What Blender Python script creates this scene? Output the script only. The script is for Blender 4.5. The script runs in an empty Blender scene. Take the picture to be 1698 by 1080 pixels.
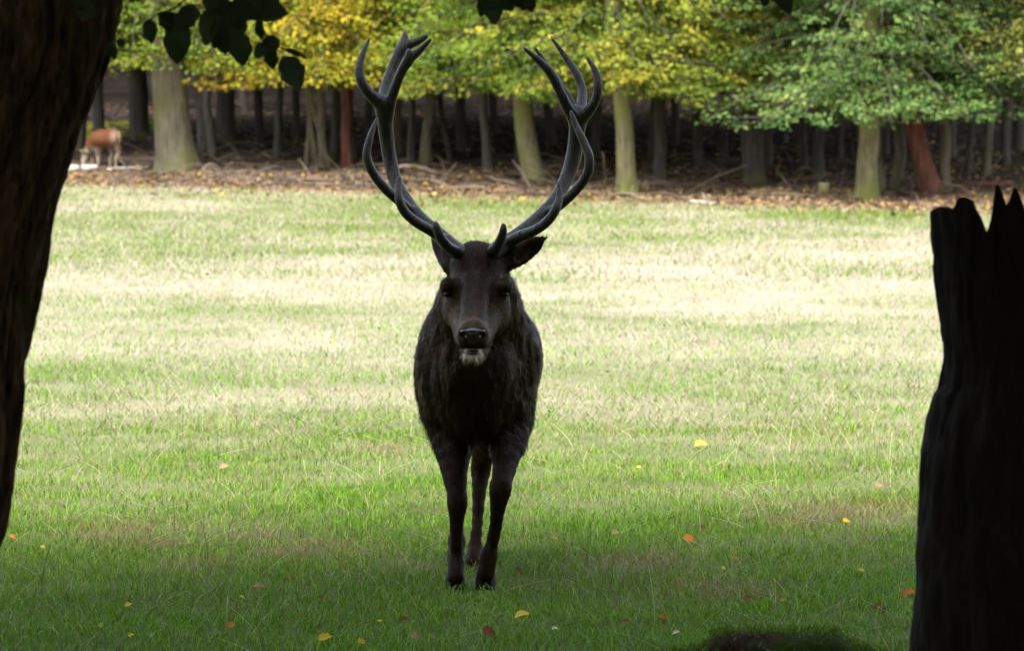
import bpy, math, random
import numpy as np
from mathutils import Vector, Matrix

rng = np.random.default_rng(7)
random.seed(7)
scene = bpy.context.scene
COL = scene.collection
R = math.radians

# ------------------------------------------------------------------ camera, sky, sun, exposure
IW, IH, FPX, HC, YHOR = 1698, 1080, 7800.0, 1.66, 250.0
PITCH = math.atan((IH / 2 - YHOR) / FPX)
cam_data = bpy.data.cameras.new('camera')
cam = bpy.data.objects.new('camera', cam_data)
COL.objects.link(cam)
cam.location = (0, 0, HC)
cam.rotation_euler = (math.pi / 2 - PITCH, 0, 0)
cam_data.sensor_fit = 'HORIZONTAL'
cam_data.sensor_width = 36.0
cam_data.lens = FPX / IW * 36.0
cam_data.clip_start = 0.5
cam_data.clip_end = 2000
cam_data.dof.use_dof = True
cam_data.dof.focus_distance = 17.5
cam_data.dof.aperture_fstop = 9.0
cam_data.dof.aperture_blades = 8
scene.camera = cam

SUN_EL, SUN_AZ = 56.0, 196.0          # azimuth from +Y (view direction), clockwise: behind the camera
sdir = Vector((math.sin(R(SUN_AZ)) * math.cos(R(SUN_EL)), math.cos(R(SUN_AZ)) * math.cos(R(SUN_EL)), math.sin(R(SUN_EL))))
world = bpy.data.worlds.new('World')
scene.world = world
world.use_nodes = True
wn = world.node_tree
wn.nodes.clear()
sky = wn.nodes.new('ShaderNodeTexSky')
sky.sky_type = 'NISHITA'
sky.sun_disc = False
sky.sun_elevation = R(SUN_EL)
sky.sun_rotation = R(SUN_AZ)
sky.dust_density = 3.0
sky.air_density = 1.0
bg = wn.nodes.new('ShaderNodeBackground')
bg.inputs['Strength'].default_value = 0.15
wo = wn.nodes.new('ShaderNodeOutputWorld')
hz = wn.nodes.new('ShaderNodeHueSaturation')          # thin high cloud: a milky, less blue sky
hz.inputs['Saturation'].default_value = 0.5
wn.links.new(sky.outputs[0], hz.inputs['Color'])
wn.links.new(hz.outputs[0], bg.inputs[0])
wn.links.new(bg.outputs[0], wo.inputs[0])

sl = bpy.data.lights.new('sun', 'SUN')
sl.energy = 2.6
sl.angle = R(16)
sl.color = (1.0, 0.965, 0.91)
so = bpy.data.objects.new('sun', sl)
COL.objects.link(so)
so.location = sdir * 60
so.rotation_euler = sdir.to_track_quat('Z', 'Y').to_euler()

scene.view_settings.view_transform = 'Standard'
scene.view_settings.look = 'None'
scene.view_settings.exposure = 1.95
scene.view_settings.gamma = 1.0
scene.view_settings.use_curve_mapping = False
scene.render.engine = 'CYCLES'
scene.cycles.use_denoising = True
scene.cycles.max_bounces = 6
scene.cycles.diffuse_bounces = 3
scene.cycles.glossy_bounces = 2
scene.cycles.transmission_bounces = 4
scene.cycles.transparent_max_bounces = 4
scene.cycles.sample_clamp_indirect = 5.0
scene.cycles.caustics_reflective = False
scene.cycles.caustics_refractive = False

# ------------------------------------------------------------------ pixel rays
def W(px, py, d):
    """world point on the ray through photo pixel (px,py) at distance d along +Y"""
    u = (px - IW / 2) / FPX
    v = (IH / 2 - py) / FPX
    cp, sp = math.cos(PITCH), math.sin(PITCH)
    dy = cp + v * sp
    dz = -sp + v * cp
    k = d / dy
    return np.array((u * k, d, HC + dz * k))

# ------------------------------------------------------------------ noise
def _hash(ix, iy, iz, seed):
    ix, iy, iz = np.atleast_1d(ix), np.atleast_1d(iy), np.atleast_1d(iz)
    h = (ix.astype(np.int64) * 374761393 + iy.astype(np.int64) * 668265263 + iz.astype(np.int64) * 2147483647 + seed * 1274126177) & 0xffffffff
    h = ((h ^ (h >> 13)) * 1274126177) & 0xffffffff
    h = ((h ^ (h >> 16)) * 2246822519) & 0xffffffff
    return ((h ^ (h >> 15)) & 0xffff) / 65535.0

def noise(x, y, z=None, seed=0):
    x = np.asarray(x, float); y = np.asarray(y, float)
    z = np.zeros_like(x) if z is None else np.asarray(z, float)
    x, y, z = np.broadcast_arrays(x, y, z)
    ix, iy, iz = np.floor(x), np.floor(y), np.floor(z)
    fx, fy, fz = x - ix, y - iy, z - iz
    fx, fy, fz = [f * f * (3 - 2 * f) for f in (fx, fy, fz)]
    r = 0
    for a in (0, 1):
        for b in (0, 1):
            for c in (0, 1):
                w = (fx if a else 1 - fx) * (fy if b else 1 - fy) * (fz if c else 1 - fz)
                r = r + w * _hash(ix + a, iy + b, iz + c, seed)
    return np.reshape(r, x.shape)

def fbm(x, y, z=None, seed=0, o=4):
    r, a, t = 0, 1, 0
    for i in range(o):
        k = 2 ** i
        r = r + a * noise(np.asarray(x) * k, np.asarray(y) * k, None if z is None else np.asarray(z) * k, seed + i)
        t += a
        a *= .5
    return r / t

def sstep(a, b, x):
    t = np.clip((np.asarray(x, float) - a) / (b - a), 0, 1)
    return t * t * (3 - 2 * t)

# ------------------------------------------------------------------ ground shape
def edge_y(x):
    """distance of the forest edge"""
    return 77.0 - 0.55 * np.clip(x, -14, 14)

def G(x, y):
    x = np.asarray(x, float); y = np.asarray(y, float)
    z = 0.0168 * np.maximum(y - 22, 0) * sstep(18, 40, y)
    z = z - 0.016 * np.clip(x, -30, 30) * sstep(30, 78, y)
    e = edge_y(x)
    z = z + 0.036 * np.maximum(y - e, 0) * sstep(0, 14, y - e)
    z = z + 0.05 * np.maximum(y - 135, 0)
    z = z + (fbm(x * .45, y * .45, seed=3) - .5) * .05 * sstep(22, 30, y) + (fbm(x * .09, y * .09, seed=5) - .5) * .35 * sstep(85, 110, y)
    z = z + (fbm(x * .9, y * .9, seed=8) - .5) * .22 * sstep(-1.5, 3, y - e)
    z = z + (fbm(x * 2.3, y * 2.3, seed=11, o=2) - .5) * .03 * (1 - sstep(60, 70, y)) * sstep(19.5, 22, y)
    return z

def on_ground(px, py, d0=10.0, d1=190.0):
    ds = np.arange(d0, d1, .04)
    a, b = W(px, py, 1.0), W(px, py, 2.0)
    s = b - a
    x = s[0] * ds
    z = HC + s[2] * ds
    g = G(x, ds)
    k = np.argmax(z <= g) if (z <= g).any() else len(ds) - 1
    return np.array((x[k], ds[k], g[k]))

# ------------------------------------------------------------------ mesh building
def mesh_np(name, v, faces, cols=None, smooth=False, normals=None):
    """v (n,3); faces: list of (m,k) int arrays"""
    me = bpy.data.meshes.new(name)
    v = np.ascontiguousarray(v, np.float32)
    me.vertices.add(len(v))
    me.vertices.foreach_set('co', v.ravel())
    faces = [np.asarray(f, np.int32) for f in (faces if isinstance(faces, list) else [faces]) if len(f)]
    nl = sum(f.size for f in faces)
    npoly = sum(len(f) for f in faces)
    me.loops.add(nl)
    me.loops.foreach_set('vertex_index', np.concatenate([f.ravel() for f in faces]))
    me.polygons.add(npoly)
    tot = np.concatenate([np.full(len(f), f.shape[1], np.int32) for f in faces])
    st = np.concatenate([[0], np.cumsum(tot)[:-1]]).astype(np.int32)
    me.polygons.foreach_set('loop_start', st)
    me.polygons.foreach_set('loop_total', tot)
    me.polygons.foreach_set('use_smooth', np.full(npoly, smooth, bool))
    if cols is not None:
        c = np.ones((len(v), 4), np.float32)
        c[:, :3] = cols
        at = me.color_attributes.new('Col', 'FLOAT_COLOR', 'POINT')
        at.data.foreach_set('color', c.ravel())
    me.update(calc_edges=True)
    if normals is not None:
        try:
            at = me.attributes.new('custom_normal', 'FLOAT_VECTOR', 'POINT')
            at.data.foreach_set('vector', np.ascontiguousarray(normals, np.float32).ravel())
        except Exception as ex:
            print('custom normals', ex)
    return me

def obj(name, me, mat=None, parent=None, loc=None):
    o = bpy.data.objects.new(name, me)
    COL.objects.link(o)
    if mat is not None and me is not None and not me.materials:
        me.materials.append(mat)
    if parent is not None:
        o.parent = parent
    if loc is not None:
        o.location = loc
    return o

def tag(o, label=None, cat=None, group=None, kind=None):
    if label: o['label'] = label
    if cat: o['category'] = cat
    if group: o['group'] = group
    if kind: o['kind'] = kind
    return o

def thing(name, label, cat, loc, group=None):
    e = bpy.data.objects.new(name, None)
    COL.objects.link(e)
    e.empty_display_size = .2
    e.location = loc
    return tag(e, label, cat, group)

class MB:
    def __init__(s):
        s.v, s.f3, s.f4, s.c, s.n = [], [], [], [], 0
    def add(s, v, f, c=None):
        v = np.asarray(v, float); f = np.asarray(f, int)
        s.v.append(v)
        (s.f3 if f.shape[1] == 3 else s.f4).append(f + s.n)
        s.c.append(np.broadcast_to(np.asarray((.5, .5, .5) if c is None else c, float), (len(v), 3)))
        s.n += len(v)
    def mesh(s, name, smooth=False, origin=(0, 0, 0)):
        fs = []
        if s.f3: fs.append(np.concatenate(s.f3))
        if s.f4: fs.append(np.concatenate(s.f4))
        return mesh_np(name, np.concatenate(s.v) - np.asarray(origin), fs, np.concatenate(s.c), smooth)

def spline(pts, n):
    """Catmull-Rom through rows of pts"""
    p = np.asarray(pts, float)
    p = np.vstack([2 * p[0] - p[1], p, 2 * p[-1] - p[-2]])
    t = np.linspace(0, len(p) - 3 - 1e-9, n)
    i = t.astype(int); f = (t - i)[:, None]
    a, b, c, d = p[i], p[i + 1], p[i + 2], p[i + 3]
    return .5 * (2 * b + (c - a) * f + (2 * a - 5 * b + 4 * c - d) * f * f + (3 * b - a - 3 * c + d) * f ** 3)

def tube(pts, rad, sides=8, rough=0.0, fr=6.0, seed=0, caps=True, vstretch=1.0, flat=None):
    """swept tube: verts, quads, cap tris as quads collapsed"""
    p = np.asarray(pts, float); n = len(p)
    rad = np.broadcast_to(np.asarray(rad, float), (n,))
    t = np.gradient(p, axis=0)
    t /= np.linalg.norm(t, axis=1)[:, None] + 1e-12
    ref = np.array((0, 1., 0)) if abs(t[0][1]) < .8 else np.array((1., 0, 0))
    us, vs = [], []
    u = ref - t[0] * ref.dot(t[0]); u /= np.linalg.norm(u)
    for k in range(n):
        u = u - t[k] * u.dot(t[k]); u /= np.linalg.norm(u) + 1e-12
        us.append(u); vs.append(np.cross(t[k], u))
    us, vs = np.array(us), np.array(vs)
    a = np.linspace(0, 2 * math.pi, sides, endpoint=False)
    r = np.repeat(rad[:, None], sides, 1)
    if rough:
        L = np.concatenate([[0], np.cumsum(np.linalg.norm(np.diff(p, axis=0), axis=1))])
        nx = np.cos(a)[None] * 1.5 * fr / 6 + seed * 3.1
        ny = np.sin(a)[None] * 1.5 * fr / 6 + seed
        r = r * (1 + rough * 2 * (fbm(nx + 0 * L[:, None], ny + 0 * L[:, None], L[:, None] * vstretch + 0 * nx, seed=seed, o=3) - .5))
    v = p[:, None] + us[:, None] * (np.cos(a)[None, :, None] * r[..., None]) + vs[:, None] * (np.sin(a)[None, :, None] * r[..., None])
    v = v.reshape(-1, 3)
    i, j = np.meshgrid(np.arange(n - 1), np.arange(sides), indexing='ij')
    j2 = (j + 1) % sides
    q = np.stack([i * sides + j, i * sides + j2, (i + 1) * sides + j2, (i + 1) * sides + j], -1).reshape(-1, 4)
    if caps:
        v = np.vstack([v, p[0], p[-1]])
        c0, c1 = n * sides, n * sides + 1
        jj = np.arange(sides); kk = (jj + 1) % sides
        e = (n - 1) * sides
        q = np.vstack([q, np.stack([kk, jj, np.full(sides, c0), np.full(sides, c0)], -1), np.stack([e + jj, e + kk, np.full(sides, c1), np.full(sides, c1)], -1)])
        tri = q[-2 * sides:, :3]
        return v, q[:-2 * sides], tri
    return v, q, np.zeros((0, 3), int)

def add_tube(mb, pts, rad, sides=8, c=None, **k):
    v, q, t = tube(pts, rad, sides, **k)
    n0 = mb.n
    mb.add(v, q, c)
    if len(t):
        mb.f3.append(t + n0)

# ------------------------------------------------------------------ implicit surfaces (animals, antlers)
class Field:
    def __init__(s, lo, hi, res):
        s.lo = np.asarray(lo, float); s.res = res
        s.n = np.ceil((np.asarray(hi) - s.lo) / res).astype(int) + 1
        s.F = np.full(s.n, .25, np.float32)
    def _slab(s, lo, hi):
        a = np.clip(np.floor((np.asarray(lo) - s.lo) / s.res).astype(int), 0, s.n - 1)
        b = np.clip(np.ceil((np.asarray(hi) - s.lo) / s.res).astype(int) + 1, 1, s.n)
        g = [s.lo[k] + np.arange(a[k], b[k]) * s.res for k in range(3)]
        sl = tuple(slice(a[k], b[k]) for k in range(3))
        return sl, g[0][:, None, None], g[1][None, :, None], g[2][None, None, :]
    def _mix(s, sl, d, k, sub):
        A = s.F[sl]
        d = d.astype(np.float32)
        if sub:
            h = np.clip(.5 - .5 * (A + d) / k, 0, 1)
            s.F[sl] = A * (1 - h) + (-d) * h + k * h * (1 - h)
        else:
            h = np.clip(.5 + .5 * (A - d) / k, 0, 1)
            s.F[sl] = A * (1 - h) + d * h - k * h * (1 - h)
    def ell(s, c, r, k=.03, rot=None, sub=False):
        c = np.asarray(c, float); r = np.asarray(r, float)
        m = r.max() + k + 4 * s.res
        sl, x, y, z = s._slab(c - m, c + m)
        x, y, z = x - c[0], y - c[1], z - c[2]
        if rot is not None:
            M = np.asarray(rot, float)      # rows are local axes
            x, y, z = [M[i][0] * x + M[i][1] * y + M[i][2] * z for i in range(3)]
        k0 = np.sqrt((x / r[0]) ** 2 + (y / r[1]) ** 2 + (z / r[2]) ** 2)
        k1 = np.sqrt((x / r[0] ** 2) ** 2 + (y / r[1] ** 2) ** 2 + (z / r[2] ** 2) ** 2) + 1e-9
        s._mix(sl, k0 * (k0 - 1) / k1, k, sub)
    def cone(s, a, b, ra, rb, k=.02, sub=False, squash=None):
        """round cone; squash=(axis, factor) flattens it along a unit axis"""
        a = np.asarray(a, float); b = np.asarray(b, float)
        m = max(ra, rb) * (1 if squash is None else 1.05) + k + 4 * s.res
        sl, x, y, z = s._slab(np.minimum(a, b) - m, np.maximum(a, b) + m)
        ab = b - a; L2 = ab.dot(ab) + 1e-12
        px, py, pz = x - a[0], y - a[1], z - a[2]
        t = np.clip((px * ab[0] + py * ab[1] + pz * ab[2]) / L2, 0, 1)
        qx, qy, qz = px - t * ab[0], py - t * ab[1], pz - t * ab[2]
        d2 = qx * qx + qy * qy + qz * qz
        f = 1
        if squash is not None:
            ax, f = squash
            w = qx * ax[0] + qy * ax[1] + qz * ax[2]
            d2 = d2 + w * w * (f * f - 1)
        s._mix(sl, np.sqrt(d2) - (ra + t * (rb - ra)), k, sub)
    def chain(s, pts, rad, k=.02, n=None, squash=None):
        p = np.asarray(pts, float)
        pr = np.column_stack([p, rad])
        if n:
            pr = spline(pr, n)
        for i in range(len(pr) - 1):
            s.cone(pr[i, :3], pr[i + 1, :3], max(pr[i, 3], .001), max(pr[i + 1, 3], .001), k if i == 0 else min(k, .012), squash=squash)
    def mesh(s):
        F = s.F; n = s.n
        ins = F < 0
        cnt = np.zeros(n - 1, np.int8)
        for a in (0, 1):
            for b in (0, 1):
                for c in (0, 1):
                    cnt += ins[a:n[0] - 1 + a, b:n[1] - 1 + b, c:n[2] - 1 + c]
        act = (cnt > 0) & (cnt < 8)
        idx = np.argwhere(act)
        vid = np.full(n - 1, -1, np.int64)
        vid[act] = np.arange(len(idx))
        cs = [(a, b, c) for a in (0, 1) for b in (0, 1) for c in (0, 1)]
        val = np.stack([F[idx[:, 0] + a, idx[:, 1] + b, idx[:, 2] + c] for a, b, c in cs], 1)
        P = np.zeros((len(idx), 3)); N = np.zeros(len(idx))
        for i in range(8):
            for j in range(i + 1, 8):
                ci, cj = np.array(cs[i]), np.array(cs[j])
                if np.abs(ci - cj).sum() != 1:
                    continue
                vi, vj = val[:, i], val[:, j]
                cr = (vi < 0) != (vj < 0)
                t = np.where(cr, vi / np.where(np.abs(vi - vj) < 1e-12, 1, vi - vj), 0)
                pos = ci[None] + t[:, None] * (cj - ci)[None]
                P += np.where(cr[:, None], pos, 0); N += cr
        P = (idx + P / N[:, None]) * s.res + s.lo
        quads = []
        for ax in range(3):
            a1, a2 = (ax + 1) % 3, (ax + 2) % 3
            sa = [slice(None)] * 3; sb = [slice(None)] * 3
            sa[ax] = slice(0, -1); sb[ax] = slice(1, None)
            ch = ins[tuple(sa)] != ins[tuple(sb)]
            e = np.argwhere(ch)
            ok = (e[:, a1] > 0) & (e[:, a2] > 0) & (e[:, a1] < n[a1] - 1) & (e[:, a2] < n[a2] - 1)
            e = e[ok]
            fl = ins[e[:, 0], e[:, 1], e[:, 2]]
            def cell(d1, d2):
                q = e.copy(); q[:, a1] += d1; q[:, a2] += d2
                return vid[q[:, 0], q[:, 1], q[:, 2]]
            q = np.stack([cell(-1, -1), cell(0, -1), cell(0, 0), cell(-1, 0)], 1)
            q = np.where(fl[:, None], q, q[:, ::-1])
            quads.append(q)
        return P, np.concatenate(quads)

def vert_normals(v, q):
    n = np.cross(v[q[:, 2]] - v[q[:, 0]], v[q[:, 3 if q.shape[1] == 4 else 2]] - v[q[:, 1]])
    out = np.zeros_like(v)
    for k in range(q.shape[1]):
        np.add.at(out, q[:, k], n)
    return out / (np.linalg.norm(out, axis=1)[:, None] + 1e-12)

# ------------------------------------------------------------------ materials
def mat_new(name):
    m = bpy.data.materials.new(name)
    m.use_nodes = True
    nt = m.node_tree
    return m, nt, nt.nodes['Principled BSDF'], nt.nodes['Material Output']

def mat_attr(name, rough=.6, spec=.3, translucent=0.0, gain=1.0, bump=None, sheen=0.0):
    """colour from the Col attribute (each leaf / blade / hair its own colour)"""
    m, nt, b, out = mat_new(name)
    at = nt.nodes.new('ShaderNodeAttribute'); at.attribute_name = 'Col'
    b.inputs['Roughness'].default_value = rough
    b.inputs['Specular IOR Level'].default_value = spec
    nt.links.new(at.outputs['Color'], b.inputs['Base Color'])
    if sheen:
        b.inputs['Sheen Weight'].default_value = sheen
    if bump:
        tc = nt.nodes.new('ShaderNodeTexCoord')
        nz = nt.nodes.new('ShaderNodeTexNoise'); nz.inputs['Scale'].default_value = bump[0]; nz.inputs['Detail'].default_value = 4
        bp = nt.nodes.new('ShaderNodeBump'); bp.inputs['Strength'].default_value = bump[1]; bp.inputs['Distance'].default_value = bump[2]
        nt.links.new(tc.outputs['Object'], nz.inputs['Vector'])
        nt.links.new(nz.outputs['Fac'], bp.inputs['Height'])
        nt.links.new(bp.outputs['Normal'], b.inputs['Normal'])
    if translucent:
        tr = nt.nodes.new('ShaderNodeBsdfTranslucent')
        mx = nt.nodes.new('ShaderNodeMixShader'); mx.inputs[0].default_value = translucent
        nt.links.new(at.outputs['Color'], tr.inputs['Color'])
        nt.links.new(b.outputs[0], mx.inputs[1]); nt.links.new(tr.outputs[0], mx.inputs[2])
        nt.links.new(mx.outputs[0], out.inputs['Surface'])
    return m

def mat_bark(name, c1, c2, moss=None, moss_amt=.5, scale=1.0, rough=.85, bumpd=.02, spec=.08):
    m, nt, b, out = mat_new(name)
    N, L = nt.nodes.new, nt.links.new
    tc = N('ShaderNodeTexCoord')
    mp = N('ShaderNodeMapping'); mp.inputs['Scale'].default_value = (6 * scale, 6 * scale, 1.1 * scale)
    L(tc.outputs['Object'], mp.inputs['Vector'])
    n1 = N('ShaderNodeTexNoise'); n1.inputs['Scale'].default_value = 2.5; n1.inputs['Detail'].default_value = 8; n1.inputs['Roughness'].default_value = .65
    L(mp.outputs[0], n1.inputs['Vector'])
    cr = N('ShaderNodeValToRGB')
    cr.color_ramp.elements[0].position = .32; cr.color_ramp.elements[0].color = (*c1, 1)
    cr.color_ramp.elements[1].position = .68; cr.color_ramp.elements[1].color = (*c2, 1)
    L(n1.outputs['Fac'], cr.inputs[0])
    col = cr.outputs[0]
    if moss is not None:
        n2 = N('ShaderNodeTexNoise'); n2.inputs['Scale'].default_value = 1.6 * scale; n2.inputs['Detail'].default_value = 6
        L(tc.outputs['Object'], n2.inputs['Vector'])
        r2 = N('ShaderNodeValToRGB')
        r2.color_ramp.elements[0].position = .62 - .3 * moss_amt; r2.color_ramp.elements[1].position = .75 - .2 * moss_amt
        L(n2.outputs['Fac'], r2.inputs[0])
        mx = N('ShaderNodeMix'); mx.data_type = 'RGBA'
        mx.inputs[7].default_value = (*moss, 1)
        L(r2.outputs[0], mx.inputs[0]); L(col, mx.inputs[6])
        col = mx.outputs[2]
    L(col, b.inputs['Base Color'])
    b.inputs['Roughness'].default_value = rough
    b.inputs['Specular IOR Level'].default_value = spec
    bp = N('ShaderNodeBump'); bp.inputs['Strength'].default_value = 1.0; bp.inputs['Distance'].default_value = bumpd
    L(n1.outputs['Fac'], bp.inputs['Height']); L(bp.outputs[0], b.inputs['Normal'])
    return m

def mat_plain(name, c, rough=.5, spec=.5, bump=None):
    m, nt, b, out = mat_new(name)
    N, L = nt.nodes.new, nt.links.new
    tc = N('ShaderNodeTexCoord'); nz = N('ShaderNodeTexNoise')
    nz.inputs['Scale'].default_value = bump[0] if bump else 40; nz.inputs['Detail'].default_value = 5
    L(tc.outputs['Object'], nz.inputs['Vector'])
    mr = N('ShaderNodeMapRange'); mr.inputs[3].default_value = .75; mr.inputs[4].default_value = 1.25
    L(nz.outputs['Fac'], mr.inputs[0])
    mx = N('ShaderNodeVectorMath'); mx.operation = 'SCALE'; mx.inputs[0].default_value = c
    L(mr.outputs[0], mx.inputs['Scale']); L(mx.outputs[0], b.inputs['Base Color'])
    b.inputs['Roughness'].default_value = rough
    b.inputs['Specular IOR Level'].default_value = spec
    if bump:
        bp = N('ShaderNodeBump'); bp.inputs['Strength'].default_value = bump[1]; bp.inputs['Distance'].default_value = bump[2]
        L(nz.outputs['Fac'], bp.inputs['Height']); L(bp.outputs[0], b.inputs['Normal'])
    return m

M = dict(
    ground=mat_attr('ground_soil_and_turf', .95, .03, bump=(9, .6, .04)),
    grass=mat_attr('grass_blade', .42, .09, translucent=.35),
    turf=mat_attr('turf_blade', .27, .11, translucent=.35),
    leaf=mat_attr('tree_leaf', .5, .15, translucent=.35),
    darkleaf=mat_attr('near_leaf', .4, .25, translucent=.15),
    litter=mat_attr('leaf_litter', .8, .1),
    bark_moss=mat_bark('bark_mossy', (.085, .07, .04), (.22, .20, .11), (.14, .145, .04), .7),
    bark_grey=mat_bark('bark_grey', (.058, .050, .034), (.145, .128, .085), (.095, .098, .032), .5),
    bark_red=mat_bark('bark_red', (.07, .028, .018), (.17, .075, .05), None),
    bark_dark=mat_bark('bark_dark', (.035, .031, .028), (.09, .08, .065), (.07, .08, .024), .4),
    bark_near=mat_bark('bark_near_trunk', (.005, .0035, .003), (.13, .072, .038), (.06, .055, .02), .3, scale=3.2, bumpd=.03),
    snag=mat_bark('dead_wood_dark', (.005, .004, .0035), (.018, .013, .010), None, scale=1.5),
    wood=mat_bark('dead_branch', (.065, .05, .038), (.19, .15, .11), (.11, .11, .04), .25, scale=2),
    wood_dark=mat_bark('dead_branch_dark', (.038, .028, .021), (.10, .073, .054), (.07, .07, .022), .3, scale=2),
    wood_pale=mat_bark('bleached_log', (.26, .235, .21), (.48, .45, .41), None, scale=2),
    moss_log=mat_bark('mossy_rotten_log', (.012, .009, .006), (.05, .035, .022), (.03, .06, .008), .45, scale=3),
    coat=mat_attr('stag_coat', .6, .06, sheen=.0, bump=(120, .6, .005)),
    fur=mat_attr('stag_fur', .36, .16),
    antler=mat_bark('antler', (.0035, .0028, .0026), (.030, .023, .019), None, scale=3.5, rough=.34, bumpd=.016, spec=.42),
    hoof=mat_plain('hoof_horn', (.007, .006, .005), .5, .08),
    nose=mat_plain('wet_nose', (.010, .009, .009), .22, .7, (160, .4, .001)),
    eye=mat_plain('eyeball', (.006, .004, .003), .14, .35),
    mouth=mat_plain('mouth_skin', (.06, .025, .022), .35, .5),
)

# ------------------------------------------------------------------ the ground
def dryness(x, y):
    """share of dry straw in the sward: a pale unmown band across the middle of the meadow"""
    yb = 53.0 + .75 * x + (fbm(x * .25, y * .1, seed=31) - .5) * 7
    base = np.interp(y, [0, 16, 20, 24, 29, 36, 43, 80], [-.06, -.05, .0, .14, .33, .47, .70, .86])
    far = .34 + .30 * sstep(.52, .68, fbm(x * .35, y * .16, seed=33))
    d = base + (far - base) * sstep(-2.2, 2.2, y - yb)
    n = fbm(x * .55, y * .40, seed=21) - .5
    n2 = fbm(x * 2.2, y * 1.7, seed=22) - .5
    return np.clip(d + n * (.45 + .35 * sstep(20, 28, y)) + n2 * .35, 0, 1)

GREEN_A, GREEN_B = np.array((.062, .165, .004)), np.array((.140, .265, .010))
STRAW_A, STRAW_B = np.array((.30, .255, .185)), np.array((.42, .37, .295))
BROWN = np.array((.17, .115, .05))
LITTER_A, LITTER_B = np.array((.085, .055, .038)), np.array((.17, .12, .078))

CLEAR = on_ground(176, 213, 60)
def ground_col(x, y):
    d = dryness(x, y)[:, None]
    n = fbm(x * 3, y * 3, seed=41)[:, None]
    g = np.array((.036, .050, .010)) + np.array((.03, .04, .006)) * n + 0 * d
    s = STRAW_A * .8 + (STRAW_B * .8 - STRAW_A * .8) * n
    c = g + (s - g) * d
    e = y - edge_y(x)
    lit = LITTER_A + (LITTER_B - LITTER_A) * fbm(x * 1.7, y * 1.7, seed=43)[:, None]
    k = sstep(-3.6, .4, e + (fbm(x * .8, y * .8, seed=44) - .5) * 4)[:, None]
    c = c + (lit - c) * k
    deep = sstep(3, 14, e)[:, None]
    c = c + (np.array((.030, .024, .022)) - c) * deep * .95  # dark soil, with the wood's shade also put into its colour
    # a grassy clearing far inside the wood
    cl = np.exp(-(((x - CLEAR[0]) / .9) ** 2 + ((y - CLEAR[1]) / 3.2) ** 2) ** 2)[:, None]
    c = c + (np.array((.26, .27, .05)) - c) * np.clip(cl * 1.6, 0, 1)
    return c

def axis_steps(segs):
    out = []
    for a, b, s in segs:
        out += list(np.arange(a, b, s))
    out.append(segs[-1][1])
    return np.array(out)

gx = axis_steps([(-400, -60, 40), (-60, -20, 4), (-20, -9, .7), (-9, 9, .16), (9, 20, .7), (20, 60, 4), (60, 400, 40)])
gy = axis_steps([(-200, -20, 20), (-20, 12, 2), (12, 34, .16), (34, 100, .3), (100, 140, 1.2), (140, 200, 5), (200, 700, 50)])
XX, YY = np.meshgrid(gx, gy, indexing='ij')
gv = np.stack([XX.ravel(), YY.ravel(), G(XX.ravel(), YY.ravel())], 1)
ni, nj = len(gx), len(gy)
ii, jj = np.meshgrid(np.arange(ni - 1), np.arange(nj - 1), indexing='ij')
gq = np.stack([ii * nj + jj, (ii + 1) * nj + jj, (ii + 1) * nj + jj + 1, ii * nj + jj + 1], -1).reshape(-1, 4)
ground = obj('ground', mesh_np('ground', gv, gq, ground_col(gv[:, 0], gv[:, 1]), True), M['ground'])
tag(ground, 'meadow and forest floor, grassy in front and brown with litter under the trees', kind='structure')

# ------------------------------------------------------------------ the grass
HAY = [(640, 748, .17), (1065, 940, .20), (1400, 858, .34), (1330, 868, .2), (200, 885, .25), (265, 905, .22), (520, 915, .28), (1462, 815, .08), (425, 890, .2), (330, 945, .2), (1190, 985, .2)]
HAYP = [(on_ground(a, b), r) for a, b, r in HAY]

def grass_cols(x, y, n):
    d = dryness(x, y)
    hay = np.zeros(n)
    for p, r in HAYP:
        hay = np.maximum(hay, np.exp(-(((x - p[0]) / r) ** 2 + ((y - p[1]) / (r * 2.2)) ** 2)))
    isdry = rng.random(n) < np.clip(d + hay * .75, 0, .96)
    t = rng.random((n, 1))
    g = GREEN_A + (GREEN_B - GREEN_A) * t
    g = g + (np.array((.15, .20, .035)) - g) * (.6 * sstep(40, 55, y))[:, None]
    lush = fbm(x * .9, y * .7, seed=51)[:, None]
    g = g * (.72 + .6 * lush) * (.55 + .9 * rng.random((n, 1)))
    s = STRAW_A + (STRAW_B - STRAW_A) * rng.random((n, 1))
    near = (1 - sstep(20, 34, y))[:, None]
    s = s + (np.array((.27, .25, .085)) * (.6 + .8 * t) - s) * near
    br = (rng.random(n) < .25 + .5 * hay)[:, None]
    s = np.where(br & (near > .1), BROWN * (.7 + .8 * t), s)
    return np.where(isdry[:, None], s, g), isdry, hay

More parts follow.
